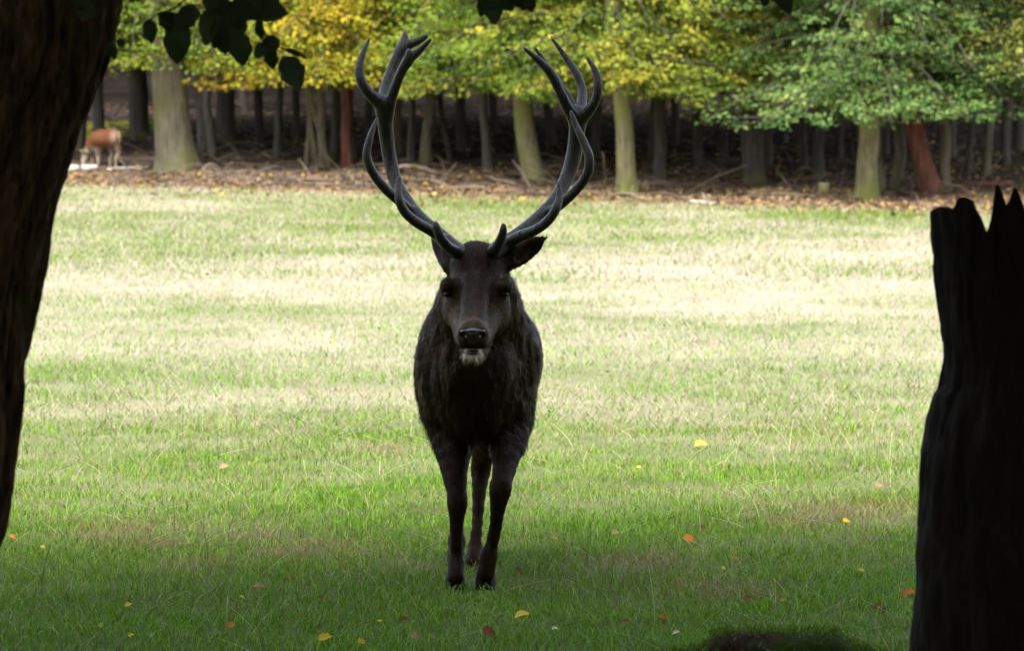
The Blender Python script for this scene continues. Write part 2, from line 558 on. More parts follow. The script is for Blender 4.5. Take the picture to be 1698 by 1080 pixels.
def blades(name, x, y, hgt, wid, segs, label, mat='grass', upn=.9):
    n = len(x)
    col, dry, hay = grass_cols(x, y, n)
    z = G(x, y) - .006
    p = np.stack([x, y, z], 1)
    az = rng.random(n) * 2 * math.pi
    wv = np.stack([np.cos(az), np.sin(az), 0 * az], 1)
    ba = az + math.pi / 2 + rng.normal(0, .5, n)
    bend = np.stack([np.cos(ba), np.sin(ba), 0 * ba], 1)
    h = hgt * (.45 + .9 * rng.random(n) ** 1.3) * (1 + .25 * dry) * (.55 + .9 * fbm(x * 1.1, y * 1.1, seed=61))
    lean = h * (.2 + rng.random(n) * 1.1 + .7 * dry * rng.random(n))
    w = wid * (.6 + .8 * rng.random(n)) * np.where(dry, .75, 1)
    up = np.array((0, 0, 1.))
    v0 = p - wv * (w / 2)[:, None]; v1 = p + wv * (w / 2)[:, None]
    tip = p + up * (h * .92)[:, None] + bend * lean[:, None]
    nr = np.cross(wv, up * h[:, None] + bend * lean[:, None]); nr /= np.linalg.norm(nr, axis=1)[:, None]
    nr = np.where((nr[:, 2] < 0)[:, None], -nr, nr)
    nr = nr * .75 + up * upn + rng.normal(0, .15, (n, 3)); nr /= np.linalg.norm(nr, axis=1)[:, None]
    if segs == 2:
        mid = p + up * (h * .6)[:, None] + bend * (lean * .35)[:, None]
        v2 = mid - wv * (w * .42)[:, None]; v3 = mid + wv * (w * .42)[:, None]
        v = np.stack([v0, v1, v2, v3, tip], 1).reshape(-1, 3)
        b = np.arange(n)[:, None] * 5
        f = [np.hstack([b, b + 1, b + 3, b + 2]), np.hstack([b + 2, b + 3, b + 4])]
        rep = 5
    else:
        v = np.stack([v0, v1, tip], 1).reshape(-1, 3)
        b = np.arange(n)[:, None] * 3
        f = [np.hstack([b, b + 1, b + 2])]
        rep = 3
    o = obj(name, mesh_np(name, v, f, np.repeat(col, rep, 0), True, np.repeat(nr, rep, 0)), M[mat])
    tag(o, label, 'grass', kind='stuff')
    return o

def scatter(n, y0, y1, margin, power=1.0):
    y = y0 + (y1 - y0) * rng.random(n) ** power
    half = .1089 * y * margin + .5
    # density per area stays even: accept by width
    x = (rng.random(n) * 2 - 1) * half
    return x, y

def clumped(x, y, keep=.72, seed=71, sc=2.4):
    m = fbm(x * sc, y * sc, seed=seed, o=3)
    return rng.random(len(x)) < np.clip((m - .2) * 2.4, .5, 1)

x, y = scatter(280000, 14.0, 27.5, 1.25)
k = clumped(x, y); x, y = x[k], y[k]
blades('near_grass', x, y, .042, .0032, 2, 'short green turf shaded at the near end of the meadow', 'turf', .3)
x, y = scatter(190000, 27.0, 46, 1.25)
k = clumped(x, y); x, y = x[k], y[k]
blades('meadow_grass', x, y, .050, .0070, 1, 'mixed green and straw grass across the open meadow')
x, y = scatter(150000, 45.5, 79, 1.25)
e = y - edge_y(x)
k = rng.random(len(x)) < np.clip(.9 - sstep(-5, 1.5, e + (fbm(x * .8, y * .8, seed=44) - .5) * 4) * .97, .012, 1)
x, y = x[k], y[k]
blades('far_grass', x, y, .065, .014, 1, 'pale dry grass in front of the forest edge')

# thin seed stalks and long bents standing above the sward
mb = MB()
def stalk(x, y, h, c, lean, az, r=.0011):
    z = float(G(x, y))
    t = np.linspace(0, 1, 5)[:, None]
    p = np.array((x, y, z - .01)) + np.array((0, 0, h)) * t + np.array((math.cos(az), math.sin(az), 0)) * lean * t ** 2
    add_tube(mb, p, np.linspace(r, r * .45, 5), 3, c, caps=False)
for i in range(1300):
    yy = 15 + 22 * random.random() ** 1.2
    xx = (random.random() * 2 - 1) * .1089 * yy * 1.25
    pale = random.random() < .8
    c = np.array((.52, .47, .31)) * (.7 + .5 * random.random()) if pale else np.array((.10, .075, .04))
    stalk(xx, yy, .05 + .15 * random.random() ** 1.5, c, .03 + .18 * random.random(), random.random() * 6.28, .0011 + .0007 * (yy > 24))
for (px, py, h, lean) in [(68, 985, .22, .05), (290, 885, .19, -.01), (345, 930, .17, -.03), (915, 1022, .15, 0), (860, 845, .16, .06), (905, 960, .12, .05), (378, 900, .15, .04)]:
    p = on_ground(px, py)
    stalk(p[0], p[1], h, (.07, .05, .03), abs(lean), 0 if lean > 0 else math.pi, .0017)
tag(obj('grass_stalks', mb.mesh('grass_stalks', True), M['grass']), 'thin dry stalks standing above the short turf', 'grass', kind='stuff')

# ------------------------------------------------------------------ leaves, sprays and trees
def leaf_quads(P, L, Wd, D, Nn):
    """rhombic leaves: P centres, D long direction, Nn rough normal"""
    D = D / (np.linalg.norm(D, axis=1)[:, None] + 1e-9)
    S = np.cross(Nn, D); S /= np.linalg.norm(S, axis=1)[:, None] + 1e-9
    up = np.cross(D, S)
    a = P - D * (L / 2)[:, None]
    b = P + D * (L / 2)[:, None] - up * (L * .08)[:, None]
    c = P + S * (Wd / 2)[:, None] + up * (L * .07)[:, None] - D * (L * .05)[:, None]
    d = P - S * (Wd / 2)[:, None] + up * (L * .07)[:, None] - D * (L * .05)[:, None]
    v = np.stack([a, c, b, d], 1).reshape(-1, 3)
    k = np.arange(len(P))[:, None] * 4
    return v, np.hstack([k, k + 1, k + 2, k + 3])

def unit(v):
    return v / (np.linalg.norm(v, axis=-1, keepdims=True) + 1e-9)

def crown_mesh(r, base, trunk_top, spec, palette, weights):
    """boughs with drooping flat sprays of leaves; everything relative to base. returns (limb MB, leaf verts, faces, cols)"""
    limbs = MB()
    LP, LD, LN, LC, LL = [], [], [], [], []
    pal = np.array(palette); wts = np.array(weights, float); wts /= wts.sum()
    for i in range(spec['boughs']):
        h0 = spec['h0'] + (spec['h1'] - spec['h0']) * r.random() ** spec.get('hp', 1.5)
        az = r.random() * 2 * math.pi if r.random() > spec.get('front', .5) else -math.pi / 2 + r.normal(0, .75)
        Lb = spec['R'] * (.55 + .5 * r.random()) * (1 - .35 * max(0, (h0 - 4)) / 6)
        dr = np.array((math.cos(az), math.sin(az), 0))
        t = np.linspace(0, 1, 7)
        rise = spec.get('rise', .18) * Lb * (.6 + .8 * r.random())
        droop = spec.get('droop', .34) * Lb * (.7 + .6 * r.random())
        side = np.array((-dr[1], dr[0], 0)) * r.normal(0, .12) * Lb
        f = min(1, h0 / max(trunk_top[2], .1))
        st = trunk_top * f
        bp = st + dr * (t * Lb)[:, None] + side * (t ** 2)[:, None] + np.array((0, 0, 1.)) * (rise * np.sin(t * math.pi * .6) - droop * t ** 2.2)[:, None]
        hbj = spec['hb'] + abs(r.normal(0, .22)) - .12
        bp[:, 2] = np.maximum(bp[:, 2], hbj + .12)
        add_tube(limbs, bp, np.linspace(.030, .006, 7) * (.7 + .6 * r.random()), 4, caps=False)
        base_c = pal[r.choice(len(pal), p=wts)]
        nl = int(spec['leaves'] * (.6 + .8 * r.random()))
        # twigs along the bough; leaves crowd around each twig tip
        ntw = spec.get('twigs', 9)
        tt = .22 + .78 * r.random(ntw) ** .8
        cen = np.stack([np.interp(tt, t, bp[:, k]) for k in range(3)], 1)
        so = r.normal(0, 1, ntw) * spec.get('spread', .42) * (.35 + .65 * tt)
        perp = np.array((-dr[1], dr[0], 0))
        cen = cen + perp * so[:, None] + np.array((0, 0, 1.)) * (-.25 * np.abs(so) + r.normal(0, .06, ntw))[:, None]
        w = r.integers(0, ntw, nl)
        off = r.normal(0, 1, (nl, 3)) * np.array((.16, .16, .055)) * spec.get('clump', 1.0)
        P = cen[w] + off
        P[:, 2] = np.where(P[:, 2] < hbj, hbj + r.random(nl) * .4, P[:, 2])
        D = unit(dr[None] * .6 + off * np.array((1, 1, .3)) * 3 + r.normal(0, .35, (nl, 3)) + np.array((0, 0, -.35)))
        Nn = unit(np.array((0, -.35, 1.)) + r.normal(0, .55, (nl, 3)))
        tw_c = pal[r.choice(len(pal), ntw, p=wts)]
        c = base_c * .45 + tw_c[w] * .55
        c = c * (.75 + .5 * r.random((nl, 1)))
        pick = r.random(nl) < .16
        c[pick] = pal[r.choice(len(pal), pick.sum(), p=wts)]
        LP.append(P); LD.append(D); LN.append(Nn); LC.append(c)
        LL.append(spec['size'] * (.65 + .7 * r.random(nl)))
    LP, LD, LN, LC, LL = map(np.concatenate, (LP, LD, LN, LC, LL))
    v, q = leaf_quads(LP, LL, LL * .62, LD, LN)
    return limbs, v, q, np.repeat(LC, 4, 0)

def upper_crown(r, centre, rad, n, size, palette, weights):
    """leaves of the crown's higher part: clumps through an ellipsoid"""
    pal = np.array(palette); wts = np.array(weights, float); wts /= wts.sum()
    nc = max(12, n // 60)
    d = unit(r.normal(0, 1, (nc, 3))) * (.35 + .65 * r.random((nc, 1)) ** .5)
    cen = np.asarray(centre) + d * np.asarray(rad)
    w = r.integers(0, nc, n)
    P = cen[w] + r.normal(0, 1, (n, 3)) * np.array((.5, .5, .28)) * (np.mean(rad) / 3.2)
    L = size * (.6 + .8 * r.random(n))
    v, q = leaf_quads(P, L, L * .68, unit(r.normal(0, 1, (n, 3))), unit(np.array((0, 0, 1.)) + r.normal(0, .7, (n, 3))))
    c = pal[r.choice(len(pal), n, p=wts)] * (.7 + .6 * r.random((n, 1)))
    return v, q, np.repeat(c, 4, 0)

PAL = dict(
    yellow=([(.46, .36, .030), (.37, .34, .032), (.20, .25, .020), (.46, .27, .025), (.11, .165, .016)], [.32, .24, .24, .06, .14]),
    fresh=([(.14, .22, .022), (.22, .29, .034), (.085, .15, .017), (.34, .30, .03), (.04, .085, .012)], [.34, .24, .22, .08, .12]),
    olive=([(.17, .22, .024), (.27, .29, .034), (.10, .155, .018), (.37, .30, .025), (.05, .09, .012)], [.32, .24, .22, .10, .12]),
    green=([(.085, .155, .034), (.14, .215, .058), (.05, .105, .024), (.20, .23, .055), (.03, .07, .018)], [.36, .24, .22, .08, .10]),
    pale=([(.26, .27, .06), (.20, .24, .05), (.34, .28, .04), (.13, .18, .04)], [.4, .3, .14, .16]),
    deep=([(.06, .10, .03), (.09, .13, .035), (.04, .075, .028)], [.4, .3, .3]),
)

def forest_tree(name, label, group, px, py, wpx, lean_px, palette, bark, seed, spec, up_n=1100, top=9.0, flare=1.35, wave=.0, sides=14):
    r = np.random.default_rng(seed)
    b = on_ground(px, py, 60)
    sc = FPX / b[1]
    rad = wpx / sc / 2
    lean = lean_px / sc / 1.6            # metres sideways per metre of height
    root = thing(name, label, 'tree', b, group)
    hs = np.array([-.15, 0, .12, .3, .6, 1, 1.5, 2, 2.6, 3.3, 4.2, 5.5, 7, top])
    bend = np.cumsum(r.normal(0, .035, len(hs))) * .6 + wave * np.sin(hs * 3.3 + seed)
    cx = lean * np.minimum(hs, 4) + lean * .4 * np.maximum(hs - 4, 0) + bend * np.clip(hs, 0, 1)
    cy = np.cumsum(r.normal(0, .02, len(hs)))
    pts = np.stack([cx, cy - cy[1], hs], 1)
    rr = rad * np.interp(hs, [-.15, 0, .12, .3, .6, 1.2, 3, top], [flare * 1.12, flare, 1 + (flare - 1) * .6, 1 + (flare - 1) * .3, 1.06, 1.0, .9, .25])
    # root flare with lobes
    v, q, t = tube(pts, rr, sides, rough=.16, fr=9, seed=seed, vstretch=.9)
    ang = np.arctan2(v[:, 1] - np.interp(v[:, 2], hs, pts[:, 1]), v[:, 0] - np.interp(v[:, 2], hs, pts[:, 0]))
    lobe = 1 + .16 * np.cos(ang * 4 + seed) * np.exp(-np.maximum(v[:, 2], 0) / .22) * (flare > 1.1)
    v[:, 0] = pts[1, 0] + (v[:, 0] - pts[1, 0]) * np.where(v[:, 2] < .5, lobe, 1)
    v[:, 1] = v[:, 1] * np.where(v[:, 2] < .5, lobe, 1)
    obj('trunk', mesh_np('trunk', v, [q, t], smooth=True), M[bark], root)
    if spec is not None:
        tt = np.array((np.interp(6, hs, pts[:, 0]), 0, 6.0))
        limbs, lv, lq, lc = crown_mesh(r, b, tt, spec, *PAL[palette])
        obj('limbs', limbs.mesh('limbs', True), M['bark_dark'], root)
    else:
        lv, lq, lc = np.zeros((0, 3)), np.zeros((0, 4), int), np.zeros((0, 3))
    if up_n:
        low = spec['h1'] if spec else 2.2
        uv, uq, uc = upper_crown(r, (tt[0] if spec else cx[-1], .5, (low + 11) / 2 + .6), (3.4, 3.4, (11 - low) / 2 + .4), up_n, .42, *PAL[palette])
        lq2 = uq + len(lv)
        lv, lq, lc = np.vstack([lv, uv]), np.vstack([lq, lq2]) if len(lq) else lq2, np.vstack([lc, uc])
    if len(lv):
        obj('crown', mesh_np('crown', lv, lq, lc), M['leaf'], root)
    return root

def SP(hb, R_=2.7, boughs=44, leaves=190, h1=5.0, size=.085, front=.55, **k):
    return dict(hb=hb, h0=hb + .25, h1=h1, R=R_, boughs=boughs, leaves=leaves, size=size, front=front, **k)

EDGE = 'trees along the forest edge'
edge_trees = [
    # label, px, py, width px, lean px over 1.6 m, palette, bark, spec, kwargs
    ('thick grey-green trunk with flared foot beside the grazing deer', 297, 284, 60, -17, 'fresh', 'bark_grey', SP(1.75, 3.0, 40, 180), dict(flare=1.4)),
    ('mossy trunk leaning left behind the curve of the stag\'s antler', 888, 308, 33, -24, 'fresh', 'bark_moss', SP(1.45, 2.8, 60, 190), {}),
    ('straight pale mossy trunk standing just beyond the antler', 1040, 317, 30, -16, 'olive', 'bark_moss', SP(1.45, 2.6, 56, 190), {}),
    ('dark slim trunk close behind the straight pale mossy trunk', 1094, 297, 20, 5, 'olive', 'bark_dark', SP(1.55, 2.6, 44, 170), {}),
    ('broad dull olive trunk under yellow-green leaves', 1250, 304, 36, -6, 'olive', 'bark_dark', SP(1.5, 2.8, 50, 190), {}),
    ('bright mossy trunk with spreading root foot under drooping green boughs', 1437, 328, 34, -6, 'green', 'bark_moss', SP(1.2, 2.9, 66, 210, droop=.5, clump=.8), dict(flare=1.5)),
    ('wavy slender trunk between the mossy and the reddish trunk', 1489, 313, 18, -4, 'green', 'bark_grey', SP(1.3, 2.6, 46, 190, droop=.45), dict(wave=.05)),
    ('reddish brown trunk leaning over a heap of fallen wood', 1546, 323, 30, -40, 'green', 'bark_red', SP(1.3, 2.6, 40, 180, droop=.45), {}),
    ('thin grey trunk crossing beside the reddish leaning trunk', 1566, 321, 18, -16, 'green', 'bark_grey', SP(1.25, 2.3, 40, 180, droop=.45), {}),
    ('slim crooked trunk behind the jagged snag', 1634, 291, 13, 14, 'pale', 'bark_grey', SP(1.75, 2.4, 36, 170), dict(wave=.05)),
    ('pale leaved tree rising beyond the spikes of the snag', 1716, 318, 26, -6, 'pale', 'bark_grey', SP(1.95, 2.7, 52, 190), {}),
    ('tree with golden leaves and a red-brown trunk left of the antlers', 577, 274, 17, -4, 'yellow', 'bark_red', SP(1.5, 3.0, 56, 190), {}),
    ('tree with golden leaves and slim tan trunk next to leaning saplings', 537, 277, 14, -6, 'yellow', 'bark_grey', SP(1.5, 3.0, 54, 190), {}),
    ('yellow-green tree with slim trunk seen between the antlers', 706, 273, 17, 2, 'fresh', 'bark_grey', SP(1.5, 2.8, 52, 190), {}),
    ('golden leaved tree with dark trunk right of the thick flared trunk', 374, 236, 28, 0, 'yellow', 'bark_dark', SP(1.75, 3.6, 60, 200), {}),
    ('dark thin trunk framed by the antlers under fresh green leaves', 809, 284, 14, -6, 'fresh', 'bark_dark', SP(1.45, 2.7, 50, 190), {}),
    ('thin dark trunk in the gap right of the paired slim trunks', 1158, 279, 15, 0, 'olive', 'bark_dark', SP(1.6, 2.6, 46, 180), {}),
    ('leaning slim dark trunk between the broad olive and bright mossy trunks', 1333, 283, 14, -12, 'green', 'bark_dark', SP(1.35, 2.7, 50, 190, droop=.45), {}),
    ('green leaved tree with dark trunk by the shoulder of the leaning near trunk', 165, 240, 18, 0, 'fresh', 'bark_dark', SP(1.55, 2.8, 44, 180), {}),
    ('small golden tree with thin trunk beyond the leafy hanging twigs', 460, 262, 12, 4, 'yellow', 'bark_dark', SP(1.75, 2.6, 48, 190), {}),
    ('green tree with dark trunk hidden behind the near leaning trunk', 40, 270, 26, 0, 'fresh', 'bark_dark', SP(1.7, 2.8, 36, 170), {}),
    ('fresh green tree with slim trunk just inside the wood between the antlers', 660, 262, 12, 0, 'fresh', 'bark_grey', SP(1.55, 2.7, 44, 180), {}),
    ('olive leaved tree with thin dark trunk beyond the antler tips', 960, 284, 13, 3, 'olive', 'bark_dark', SP(1.5, 2.7, 48, 190), {}),
]
for i, (lab, px, py, w, ln, pal, bk, sp, kw) in enumerate(edge_trees):
    forest_tree('edge_tree', lab, EDGE, px, py, w, ln, pal, bk, 100 + i, sp, **kw)

INNER = 'bare dark trunks inside the wood'
LBL_IN = 'dark bare trunk standing among others in the shade inside the wood'
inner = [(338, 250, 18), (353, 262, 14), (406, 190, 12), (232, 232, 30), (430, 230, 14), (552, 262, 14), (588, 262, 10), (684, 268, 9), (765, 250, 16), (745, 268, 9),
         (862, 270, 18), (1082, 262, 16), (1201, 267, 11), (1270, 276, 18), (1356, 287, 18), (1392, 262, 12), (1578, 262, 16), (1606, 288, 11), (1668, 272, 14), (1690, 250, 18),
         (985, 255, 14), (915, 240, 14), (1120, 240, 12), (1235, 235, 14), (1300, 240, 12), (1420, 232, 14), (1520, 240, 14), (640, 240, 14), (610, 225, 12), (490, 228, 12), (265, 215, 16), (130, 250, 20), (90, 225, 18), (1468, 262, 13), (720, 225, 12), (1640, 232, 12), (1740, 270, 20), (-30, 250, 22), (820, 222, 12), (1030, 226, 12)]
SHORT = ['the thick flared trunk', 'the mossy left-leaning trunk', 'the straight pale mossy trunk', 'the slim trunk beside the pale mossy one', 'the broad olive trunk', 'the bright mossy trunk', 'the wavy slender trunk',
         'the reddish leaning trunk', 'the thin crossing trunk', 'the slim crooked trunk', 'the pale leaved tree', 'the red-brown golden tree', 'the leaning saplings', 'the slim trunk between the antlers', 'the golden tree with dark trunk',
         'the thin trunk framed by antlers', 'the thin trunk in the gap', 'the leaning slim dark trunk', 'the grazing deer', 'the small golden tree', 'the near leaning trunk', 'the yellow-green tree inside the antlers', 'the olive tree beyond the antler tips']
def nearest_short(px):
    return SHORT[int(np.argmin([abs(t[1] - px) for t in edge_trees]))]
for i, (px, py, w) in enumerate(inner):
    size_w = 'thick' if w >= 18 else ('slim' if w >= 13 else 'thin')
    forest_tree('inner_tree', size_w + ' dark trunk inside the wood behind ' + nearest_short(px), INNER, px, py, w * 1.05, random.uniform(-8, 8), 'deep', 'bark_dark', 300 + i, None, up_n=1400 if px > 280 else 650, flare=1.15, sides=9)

# leaning bare saplings in the cluster left of the antlers
for i, (px, py, w, ln) in enumerate([(508, 278, 8, 6), (527, 278, 8, -22), (545, 279, 9, -26), (519, 276, 7, 2), (676, 274, 6, 8), (1463, 318, 12, 0)]):
    forest_tree('sapling', 'thin bare sapling stem rising among fallen branches at the wood edge', 'bare saplings at the wood edge', px, py, w, ln, 'deep', 'bark_grey', 500 + i, None, up_n=0, top=4.5 if i < 5 else .55, flare=1.1, sides=8)

# far wood closing the view: trunks and leaf masses too far off to tell apart
r = np.random.default_rng(900)
mb = MB()
for i in range(150):
    yy = r.uniform(122, 185); xx = r.uniform(-1, 1) * (.13 * yy + 8)
    if abs(xx - CLEAR[0]) < 3 and yy < CLEAR[1] + 12: continue
    zz = float(G(xx, yy))
    add_tube(mb, [(xx, yy, zz - .3), (xx + r.normal(0, .2), yy, zz + 4), (xx + r.normal(0, .5), yy, zz + 10)], (.22, .18, .1), 6, (.06, .05, .04), caps=False)
tag(obj('far_trunks', mb.mesh('far_trunks', True), M['litter']), 'mass of far trunks deep in the dark wood', 'forest', kind='stuff')
n = 44000
yy = r.uniform(94, 190, n); xx = r.uniform(-1, 1, n) * (.13 * yy + 10)
P = np.stack([xx, yy, G(xx, yy) + 2.6 + 9.5 * r.random(n) ** 1.2], 1)
k = ~((np.abs(xx - CLEAR[0]) < 3) & (np.abs(yy - CLEAR[1] + 6) < 16))
P = P[k]; n = len(P)
L = r.uniform(.5, 1.1, n)
v, q = leaf_quads(P, L, L * .7, unit(r.normal(0, 1, (n, 3))), unit(np.array((0, 0, 1.)) + r.normal(0, .6, (n, 3))))
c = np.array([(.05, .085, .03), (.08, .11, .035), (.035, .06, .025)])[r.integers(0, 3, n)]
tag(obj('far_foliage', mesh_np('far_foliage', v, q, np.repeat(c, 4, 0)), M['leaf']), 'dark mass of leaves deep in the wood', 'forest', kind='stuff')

# ------------------------------------------------------------------ fallen wood and litter at the forest edge
def fallen(name, label, cat, group, a_px, b_px, w_px, mat, seed, arch=0.0, twigs=0, sides=7, lift=0.0):
    """a branch or log lying between two ground points seen at two pixels"""
    r = np.random.default_rng(seed)
    A, B = on_ground(*a_px, 60), on_ground(*b_px, 60)
    rad = w_px / (FPX / A[1]) / 2
    n = 7
    t = np.linspace(0, 1, n)
    p = A + (B - A) * t[:, None]
    ln = np.linalg.norm(B - A)
    off = np.array([0] + list(np.cumsum(r.normal(0, .03 * ln, n - 2))) + [0]) * (0 if sides > 9 else 1)
    p[:, 1] += off
    p[:, 0] += r.normal(0, .01 * ln, n)
    p[:, 2] = G(p[:, 0], p[:, 1]) + rad * .55 + lift * t + arch * np.sin(t * math.pi)
    root = thing(name, label, cat, (p[0][0], p[0][1], p[0][2] - rad), group)
    o = np.array(root.location)
    m = MB()
    add_tube(m, p - o, rad * np.linspace(1.1, .7 if sides < 10 else .95, n) * (1 + r.normal(0, .06, n)), sides, rough=.3, fr=7, seed=seed)
    obj('stem', m.mesh('stem', True), M[mat], root)
    for k in range(twigs):
        s = r.integers(1, n - 1)
        d = unit(np.array((r.normal(0, 1), r.normal(0, .6), abs(r.normal(.35, .3)))))
        L = ln * r.uniform(.15, .4)
        q = p[s] - o + d * np.linspace(0, L, 4)[:, None] + np.array((0, 0, -.12 * L)) * (np.linspace(0, 1, 4)[:, None] ** 2)
        m = MB(); add_tube(m, q, rad * np.linspace(.5, .2, 4), 5, seed=seed + k)
        obj('side_branch', m.mesh('side_branch', True), M[mat], root)
    return root

fallen('fallen_log', 'bleached white log lying at the feet of the grazing deer', 'log', None, (60, 285), (131, 284), 14, 'wood_pale', 1, sides=12)
fallen('fallen_log', 'short bleached log butted to the end of the longer white log', 'log', None, (135, 283), (162, 282), 12, 'wood_pale', 2, sides=12)
fallen('fallen_branch', 'long pale branch running from the white logs to the thick flared trunk', 'branch', None, (178, 283), (262, 277), 5, 'wood_pale', 3, sides=9)
fallen('fallen_log', 'thin brown pole lying behind the grazing deer', 'log', None, (198, 265), (268, 263), 5, 'wood', 4)
fallen('fallen_log', 'straight greyish log lying before the leaning saplings', 'log', None, (418, 289), (512, 286), 9, 'wood', 5, sides=10)
fallen('fallen_branch', 'arched pale bough lying behind the left antler', 'branch', None, (632, 290), (735, 295), 9, 'wood', 6, arch=.14, twigs=2)
fallen('fallen_log', 'stout brown log lying right of the pale mossy trunk', 'log', None, (1066, 312), (1152, 311), 12, 'wood', 7, sides=11)
fallen('fallen_branch', 'forked white branch lying on the litter before the broad olive trunk', 'branch', None, (1146, 336), (1182, 340), 7, 'wood_pale', 8, twigs=3)
fallen('fallen_log', 'dark reddish log propped against the bright mossy trunk', 'log', None, (1440, 330), (1485, 321), 12, 'bark_red', 9, lift=.05)
fallen('fallen_log', 'thick grey log at the foot of the reddish leaning trunk', 'log', None, (1468, 328), (1518, 312), 14, 'wood_dark', 10, lift=.12)
fallen('fallen_branch', 'stick leaning upright from the litter near the broad olive trunk', 'branch', None, (1312, 316), (1282, 300), 5, 'wood', 11, lift=.28)
fallen('fallen_log', 'pale pole lying inside the wood behind the slim dark trunk', 'log', None, (1140, 286), (1200, 285), 6, 'wood', 12)
fallen('fallen_log', 'long low log across the shade behind the broad olive trunk', 'log', None, (1290, 299), (1410, 296), 9, 'wood_dark', 13)
fallen('fallen_log', 'log lying left of the pale mossy trunk by the antler', 'log', None, (942, 318), (1010, 312), 9, 'wood', 14)
fallen('fallen_log', 'reddish log at the base of the snag spikes', 'log', None, (1588, 312), (1680, 309), 12, 'bark_red', 15, sides=9)
fallen('fallen_branch', 'bent pale stick against the dark behind the right antler', 'branch', None, (984, 305), (946, 268), 5, 'wood', 16, lift=.1)
st = thing('tree_stump', 'low mossy sawn stump beside the bright mossy trunk', 'stump', on_ground(1366, 320, 60))
m = MB(); add_tube(m, [(0, 0, -.1), (0, 0, .05), (.005, 0, .16)], (.12, .10, .095), 12, rough=.2, seed=3)
obj('bole', m.mesh('bole', True), M['bark_moss'], st)
m = MB(); add_tube(m, [(.005, 0, .161), (.005, 0, .168)], (.082, .078), 12, rough=.1, seed=3)
obj('cut_face', m.mesh('cut_face'), M['wood_pale'], st)

def branch_label(px, bw, bm):
    return ('thin ' if bw < 4 else ('stout ' if bw > 5.6 else '')) + ('pale brown' if bm == 'wood' else 'dark brown') + ' dead branch lying near ' + nearest_short(px)
r = np.random.default_rng(40)
for i in range(95):
    px = r.uniform(230, 1560)
    lim = np.interp(px, [230, 700, 1000, 1560], [292, 310, 330, 335])
    py = lim - r.random() ** 1.1 * 55 + 4
    L = r.uniform(18, 75); dy = r.normal(0, 4); bw = r.uniform(2.5, 7); bm = 'wood' if r.random() < .45 else 'wood_dark'
    fallen('fallen_branch', branch_label(px, bw, bm), 'branch', 'dead branches strewn along the forest edge',
           (px, py), (px + L * r.choice((-1, 1)), max(225, min(py + dy, lim + 4))), bw, bm, 50 + i,
           arch=abs(r.normal(0, .06)), twigs=int(r.integers(0, 3)), sides=6, lift=max(0, r.normal(0, .08)))

n = 42000
yy = r.uniform(66, 112, n) ; yy = np.where(r.random(n) < .6, r.uniform(70, 88, n), yy)
xx = r.uniform(-1, 1, n) * .1089 * yy * 1.3
e = yy - edge_y(xx)
k = r.random(n) < np.where(e < 0, np.exp(e / 2.2), .8)
xx, yy = xx[k], yy[k]; n = len(xx)
P = np.stack([xx, yy, G(xx, yy) + .012 + .03 * r.random(n)], 1)
L = r.uniform(.05, .12, n)
v, q = leaf_quads(P, L, L * .65, unit(r.normal(0, 1, (n, 3)) * np.array((1, 1, .3))), unit(np.array((0, 0, 1.)) + r.normal(0, .45, (n, 3))))
c = np.array([(.12, .068, .038), (.18, .12, .065), (.075, .045, .03), (.38, .25, .03), (.22, .15, .09), (.10, .11, .03)])[r.choice(6, n, p=[.31, .23, .2, .06, .14, .06])]
tag(obj('leaf_litter', mesh_np('leaf_litter', v, q, np.repeat(c, 4, 0)), M['litter']), 'brown and yellow fallen leaves carpeting the forest edge', 'leaf litter', kind='stuff')

# brushwood: fine twigs piled in the shade behind the edge
mb = MB()
for i in range(900):
    px = r.uniform(180, 1650); py = np.interp(px, [180, 1000, 1650], [283, 312, 318]) - r.random() * 60
    zz = r.uniform(78, 106); xx = (px - 849) / FPX * zz
    z0 = float(G(xx, zz))
    d = np.array((r.normal(0, .6), r.normal(0, .4), abs(r.normal(0, .22))))
    c = np.array((.085, .064, .05)) * r.uniform(.5, 1.5)
    add_tube(mb, [(xx, zz, z0), np.array((xx, zz, z0 + .05)) + d * .5, np.array((xx, zz, z0)) + d], (.014, .011, .005), 4, c, caps=False)
tag(obj('brushwood', mb.mesh('brushwood', True), M['litter']), 'thin dead twigs littering the shaded forest floor', 'twigs', kind='stuff')

# ------------------------------------------------------------------ leaf shape for near leaves
def leaf_mesh(name, L=1.0, Wd=.62, curl=.12, fold=.12, color=(.05, .08, .02), seed=0, lobed=False):
    """an ovate leaf of unit length along +X with a raised rim either side of the midrib"""
    r = np.random.default_rng(seed)
    n = 9
    t = np.linspace(0, 1, n)
    hw = Wd / 2 * np.sin(np.clip(t, 0, 1) ** .8 * math.pi) ** .75 * (1 + r.normal(0, .05, n))
    hw[0] = hw[-1] = .004
    if lobed: hw = hw * (1 + .22 * np.cos(np.arange(n) * math.pi))
    ragged = r.normal(0, .09 if lobed else .03, n) * hw; hw = hw + ragged
    z = -curl * (t - .35) ** 2
    mid = np.stack([t * L, 0 * t, z], 1)
    le = np.stack([t * L, hw, z + fold * hw + r.normal(0, .012, n)], 1)
    ri = np.stack([t * L, -hw, z + fold * hw + r.normal(0, .012, n)], 1)
    v = np.vstack([le, mid, ri])
    i = np.arange(n - 1)[:, None]
    f = [np.hstack([i + n, i + n + 1, i + 1, i]), np.hstack([i + 2 * n, i + 2 * n + 1, i + n + 1, i + n])]
    return mesh_np(name, v, f, np.broadcast_to(np.array(color), (len(v), 3)), True)

